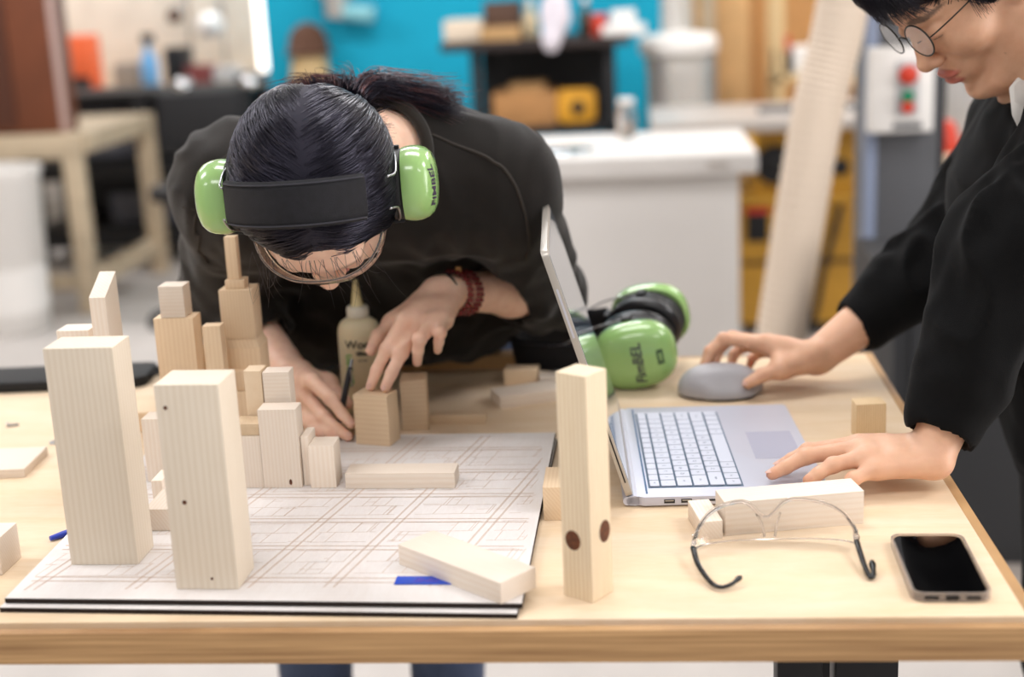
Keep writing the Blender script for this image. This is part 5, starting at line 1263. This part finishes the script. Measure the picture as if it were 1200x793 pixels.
bxt('white_parts_bin', white_p, 'white parts bin on the storage rack', 'bin', (.45, 6.15, .99), (.60, 6.45, 1.12)); bxt('black_drill_case', blk, 'black case on the storage rack left end', 'case', (.37, 6.13, .99), (.44, 6.4, 1.10)); bxt('grey_parts_bin', plain('pale_grey', '#b6b5b5'), 'pale grey bin at the right of the rack', 'bin', (.72, 6.15, .99), (.98, 6.45, 1.25)); bxt('red_parts_box', red_p, 'small red box on the storage rack', 'box', (.38, 6.2, 1.10), (.44, 6.32, 1.18)); bxt('brown_carton', card, 'brown carton on the middle shelf of the rack', 'box', (.5, 6.15, .64), (1.0, 6.5, .88))
# left: pale trestle with the brown cabinet
t = thing('pale_trestle', 'pale wooden stand with slim legs at the far left', 'stand')
bx('top_frame', pale_wood, t, (-4.2, 5.40, .78), (-3.06, 5.46, .90)); bx('side_rail', pale_wood, t, (-3.14, 5.46, .80), (-3.04, 6.4, .90)); bx('back_rail', pale_wood, t, (-4.2, 6.40, .78), (-3.04, 6.46, .90)); bx('panel', pale_wood, t, (-4.2, 5.46, .86), (-3.14, 6.4, .895))
for x, y in ((-3.16, 5.40), (-3.13, 6.38), (-4.2, 5.40), (-4.2, 6.38)): bx('leg', pale_wood, t, (x, y, 0), (x+.09, y+.08, .80))
bx('stretcher', pale_wood, t, (-3.14, 5.48, .12), (-3.06, 6.38, .20)); bx('stretcher', pale_wood, t, (-4.2, 5.42, .12), (-3.1, 5.48, .20))
brown = plain('brown_veneer', '#6b3a22', .45, noise=.2, nscale=4)
t = thing('brown_cabinet', 'tall reddish brown wooden case standing on the pale stand', 'case'); bx('case', brown, t, (-4.2, 5.5, .90), (-3.16, 5.68, 1.9), .006); bx('stile', plain('brown_dark', '#4e2a1b', .5), t, (-3.52, 5.488, .93), (-3.40, 5.5, 1.88), .002); bx('edge_trim', plain('pinkish_trim', '#b79b93', .6), t, (-3.175, 5.485, .90), (-3.145, 5.52, 1.9), .002); bx('stile', plain('brown_dark', '#4e2a1b'), t, (-3.98, 5.488, .93), (-3.86, 5.5, 1.88), .002)
t = thing('white_bin', 'tall white plastic bin below the pale stand', 'bin', (-3.40, 5.12, 0)); MB().lathe([(.18, 0), (.19, .01), (.225, .74), (.235, .75), (.235, .78), (.215, .78), (.20, .1)], 30).obj('bin', white_p, t, smooth=True, angle=.8)
# black machine stand behind
t = thing('black_cart', 'black metal cart with grey panels behind the pale stand', 'cart')
bx('top', blk, t, (-3.95, 6.7, .95), (-2.56, 7.3, 1.0)); bx('tray', blk, t, (-3.95, 6.7, .50), (-2.56, 7.3, .60)); bx('tray', blk, t, (-3.95, 6.7, .10), (-2.56, 7.3, .22)); bx('back', blk, t, (-3.95, 7.28, .2), (-2.56, 7.3, .95))
for x in (-3.95, -3.25, -2.64): bx('post', blk, t, (x, 6.7, 0), (x+.08, 6.78, .95)); bx('post', blk, t, (x, 7.22, 0), (x+.08, 7.3, .95))
bx('panel', plain('panel_grey', '#55565e', .5), t, (-3.8, 6.82, .62), (-3.2, 6.9, .90)); bx('panel', plain('panel_dark', '#2f3036', .5), t, (-3.2, 6.82, .62), (-2.6, 6.9, .93)); bx('panel', plain('panel_grey', '#55565e'), t, (-3.5, 6.85, .22), (-2.8, 6.9, .40))
for x, z, lb in ((-2.95, 1.0, 'bright round tin on the black cart, left'), (-2.55, 1.0, 'bright round tin on the black cart, right')):
    tag(MB().lathe([(.05, 0), (.055, .01), (.045, .06), (.01, .065)], 20).obj('round_tin', plain('bright_steel', '#eef0f2'), loc=(x, 6.75, z), smooth=True), lb, 'tin')
# dark cart near the shoulder
t = thing('dark_stool', 'dark work stool frame beside the bending person', 'stool', (-2.45, 5.2, 0)); MB().lathe([(.20, .60), (.21, .62), (.20, .66), (.1, .67)], 24).obj('seat', blk, t, smooth=True, angle=.9); MB().tube([(0, 0, .1), (0, 0, .6)], .03, 10).obj('column', blk, t)
for a in range(5): MB().tube([(0, 0, .12), (.26*math.cos(a*1.257), .26*math.sin(a*1.257), .06)], .02, 8).obj('foot', blk, t); MB().lathe([(.02, 0), (.03, .03), (.02, .06)], 10).obj('caster', blk, t, loc=(.26*math.cos(a*1.257), .26*math.sin(a*1.257), 0))
bx('backrest', blk, t, (-.2, .18, .78), (.2, .24, 1.08), .03); MB().tube([(0, .1, .62), (0, .21, .80)], .018, 8).obj('back_stem', blk, t)
# far bench with clutter on the left
t = thing('far_bench', 'long pale bench with clutter along the back left', 'bench'); bx('top', plain('bench_beige', '#d3bfa6', .6), t, (-5.5, 7.6, .90), (-2.55, 8.3, .95)); bx('apron', blk, t, (-5.4, 7.64, .80), (-2.6, 7.68, .90)); bx('back_board', plain('peg_cream', '#d6cabb', .8, noise=.1, nscale=6), t, (-5.5, 8.27, .95), (-2.9, 8.3, 2.2))
for x in (-5.4, -4.0, -2.68): bx('leg', blk, t, (x, 7.66, 0), (x+.08, 7.74, .9)); bx('leg', blk, t, (x, 8.2, 0), (x+.08, 8.27, .9))
random.seed(11)
clut = [(-3.95, 7.7, .95, .20, .34, orange_p, 'orange toolbox on the far bench', 'box'), (-3.92, 7.62, .95, .12, .08, blk, 'black clamp box below the orange toolbox', 'box'), (-3.62, 7.75, .95, .22, .15, plain('grey_tan', '#8f8378', .6), 'grey brown case on the far bench', 'case'), (-3.30, 7.7, .95, .13, .24, blk, 'black box on the far bench beside the blue bottle', 'box'), (-3.15, 7.68, .95, .16, .12, plain('maroon', '#7a3b3a', .6), 'maroon box on the far bench', 'box'), (-2.98, 7.70, .95, .14, .10, plain('pale_grey', '#b6b5b5'), 'pale grey box on the far bench', 'box'), (-2.80, 7.66, .95, .18, .06, plain('charcoal_case', '#3a3a3e', .6), 'charcoal tray at the right end of the far bench', 'tray'), (-2.62, 7.64, .95, .10, .06, red_p, 'red case at the right end of the far bench', 'case'), (-4.4, 7.75, .95, .3, .45, plain('tan_shelf_box', '#b99e82', .7), 'tan carton at the left of the far bench', 'box')]
for x, y, z, w, h, m_, lb, ct in clut:
    t = thing('far_'+ct, lb, ct, (x, y, z)); MB().box((0, .1, h/2), (w, .2, h)).obj('body', m_, t, bevel=.006); MB().box((0, .1, h+.008), (w*.96, .19, .014)).obj('lid', m_, t, bevel=.004)
b_ = thing('blue_bottle', 'tall blue spray bottle with black head on the far bench', 'bottle', (-3.45, 7.66, .95)); MB().lathe([(.05, 0), (.055, .01), (.055, .18), (.02, .26), (.02, .29)], 20).obj('body', plain('blue_clear', '#6fa9d8', .3), b_, smooth=True, angle=.9); MB().box((.01, -.01, .32), (.08, .04, .06)).obj('spray_head', blk, b_, bevel=.008)
for x, z, r, m_, lb in ((-3.07, 1.33, .085, white_p, 'round white lamp head above the far bench'), (-3.30, 1.40, .05, plain('brown_box', '#4d3629'), 'brown round holder hanging above the far bench')):
    t = thing('arm_lamp', lb, 'lamp', (x, 7.8, .95)); MB().tube([(0, .3, 0), (0, .3, z-.95+.15), (0, .02, z-.95)], .012, 8).obj('arm', steel, t, smooth=True); MB().lathe([(r*.4, .04), (r, .0), (r, -.02), (r*.2, -.03)], 24, M=Matrix.Rotation(math.pi/2, 4, 'X')).obj('head', m_, t, loc=(0, 0, z-.95), smooth=True)
# bright window in the back left
win = tag(MB().box((-2.72, 8.36, 1.45), (.40, .04, 1.1)).obj('window_1', plain('window_daylight', '#f4f2ee', .5, emit='#fff8f2', es=2.2)), kind='structure')
for x in (-2.93, -2.51): MB().box((x, 8.34, 1.45), (.04, .06, 1.14)).obj('window_frame', white_p, win)
for z in (.88, 2.02): MB().box((-2.72, 8.34, z), (.46, .06, .04)).obj('window_frame', white_p, win)
# dome-topped stand by the cyan wall
t = thing('domed_stand', 'brown domed cap sitting on a beige stand before the cyan wall', 'stand', (-2.21, 6.8, 0)); MB().lathe([(.12, 0), (.12, 1.0), (.10, 1.16)], 24).obj('stand', plain('sand_stand', '#c7ab7c', .6), t, smooth=True, angle=.8)
MB().lathe([(.135, 1.165), (.14, 1.18), (.118, 1.19), (.112, 1.25), (.09, 1.30), (.05, 1.335), (.01, 1.345)], 28).obj('cap', plain('brown_felt', '#5a3c2c', .8), t, smooth=True)
# hanging sheet and pipe in front of the cyan wall
t = thing('white_duct', 'white duct pipe with a side branch before the cyan wall', 'duct', (-2.05, 6.88, 0)); MB().tube([(0, 0, 1.36), (0, 0, 3.6)], .065, 18).obj('riser', white_p, t, smooth=True); MB().tube([(0, 0, 1.40), (.22, 0, 1.37)], .05, 16).obj('branch', plain('pale_cyan_pipe', '#8fd0dc', .5), t, smooth=True)
MB().box((0, .03, 1.5), (.2, .02, .05)).obj('bracket', steel, t)
